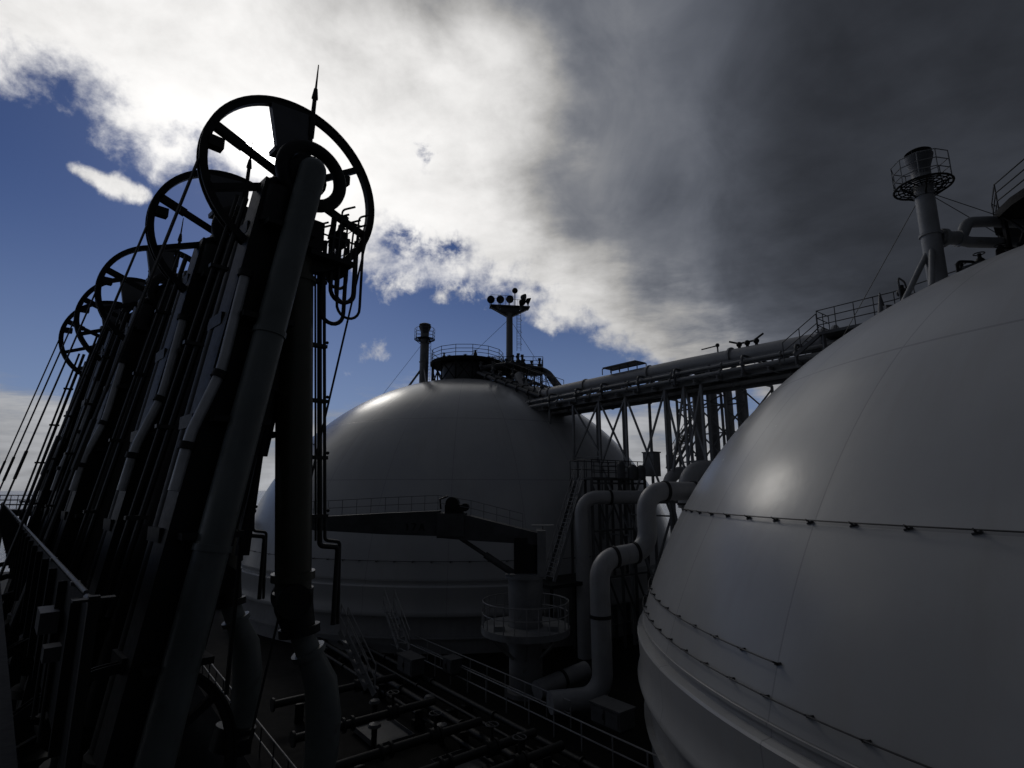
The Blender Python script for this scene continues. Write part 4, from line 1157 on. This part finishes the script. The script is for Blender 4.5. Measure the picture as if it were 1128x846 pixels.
    for f in (0.06, 0.3, 0.5, 0.7, 0.9): p = L(0.98, 0.25, -1.45).lerp(L(1.40, 0.25, -7.1), f); m.box(p - Vector((0.06, 0, 0)), (0.34, 0.14, 0.07)); m.ball(p + Vector((0.13, 0, 0.1)), 0.035, 8, 5)
    m.build('hydraulic_line', M['hose'], t)
    # maintenance platform below the apex with its cage of rails
    m = MB(); m.box(L(0.98, 0.2, -1.42), (0.95, 1.0, 0.1)); m.beam(L(0.5, 0.2, -1.5), L(1.45, 0.2, -1.5), 0.5, 0.16); m.box(L(0.62, 0.1, -1.0), (0.35, 0.6, 0.6)); m.build('work_platform', M['black'], t)
    m = MB()
    for i, x in enumerate((0.95, 1.08, 1.22, 1.36, 1.47)):
        for y in (-0.25, 0.65):
            hgt = 0.95 + 0.18 * math.sin(i * 1.9 + y)
            m.tube(fillet([L(x, y, -1.42), L(x + 0.05, y, -1.42 + hgt), L(x + 0.28, y - 0.1, -1.3 + hgt)], 0.12, 4), 0.022, 6)
    for z in (-0.95, -0.5):
        m.tube([L(0.9, -0.25, z), L(1.55, -0.25, z), L(1.55, 0.65, z), L(0.9, 0.65, z)], 0.022, 6)
    m.build('cage_railing', M['drail'], t)
    m = MB(); m.box(L(1.3, 0.15, -0.78), (0.24, 0.3, 0.3)); m.cyl(L(1.3, 0.15, -0.6), L(1.42, 0.15, -0.2), 0.07, seg=10); m.cyl(L(1.1, 0.1, -1.0), L(1.14, 0.1, -0.25), 0.06, seg=10); m.tube(fillet([L(1.0, 0.0, -0.9), L(1.1, 0.0, -0.35), L(1.35, 0.0, -0.3)], 0.12, 4), 0.04, 8)
    m.build('hydraulic_valve', M['black'], t)
    for i, (x0, x1, z0, dz, y, rr) in enumerate(((1.1, 1.62, -0.75, 1.45, 0.0, 0.045), (1.2, 1.72, -0.55, 2.0, -0.12, 0.03), (1.0, 1.5, -0.9, 1.75, 0.15, 0.045), (1.32, 1.78, -0.4, 1.7, 0.22, 0.028), (1.18, 1.6, -0.6, 1.2, 0.3, 0.035))):
        pts = []
        for k in range(25):                          # a hose drooping in a U between two fittings
            f = k / 24; a = math.pi * f
            zz = z0 - dz + (abs(math.cos(a)) ** 1.0) * 0 ; xm, hw = (x0 + x1) / 2, (x1 - x0) / 2
            if f < 0.3: p = L(x0, y, z0 + (-(dz - hw)) * f / 0.3)
            elif f > 0.7: p = L(x1, y, z0 + (-(dz - hw)) * (1 - f) / 0.3)
            else:
                b = math.pi * (f - 0.3) / 0.4; p = L(xm - hw * math.cos(b), y, z0 - (dz - hw) - hw * math.sin(b))
            pts.append(p)
        m = MB(); m.tube(pts, rr, 8); m.build('hose', M['hose'], t)
    # lightning rod
    m = MB(); p, d = L(0.40, -0.05, 0.55), Vector((0.03, 0.0, 1)).normalized(); e = d
    m.tube([p, p + d * 0.5, p + d * 1.5, p + d * 1.52, p + d * 1.75, p + d * 1.77, p + d * 2.35], [0.06, 0.055, 0.045, 0.07, 0.04, 0.025, 0.012], 8)
    m.tube([p + d * 0.6, p + d * 1.0], 0.075, 8); m.build('lightning_rod', M['black'], t)
    # ladder up the back of the arm
    m = MB(); m.ladder(L(0.25, 0.75, -1.4), L(-0.95, 0.75, -10.0), 0.4, (0, 1, 0), 0.32, 0.025); m.build('ladder', M['drail'], t)
    return t


labels = ['nearest loading arm, its big spoked wheel straight in front of the sun',
          'second loading arm from the viewer, its wheel half behind the nearest wheel',
          'middle loading arm of the five, two spoked wheels before it and two behind',
          'fourth loading arm along the row, its wheel peeping out beside the farthest one',
          'farthest loading arm, smallest spoked wheel at the left end of the row']
arm = make_arm(labels[0])
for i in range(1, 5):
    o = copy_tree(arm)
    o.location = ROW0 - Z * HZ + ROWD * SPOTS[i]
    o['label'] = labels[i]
    for ch in o.children:                            # only the nearest arm keeps the grey green pipe, the others get black
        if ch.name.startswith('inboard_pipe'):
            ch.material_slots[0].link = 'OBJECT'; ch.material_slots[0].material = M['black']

# ------------------------------------------------------------------ tidy the helper marks away
for o in bpy.data.objects:
    if 'is_local' in o: del o['is_local']
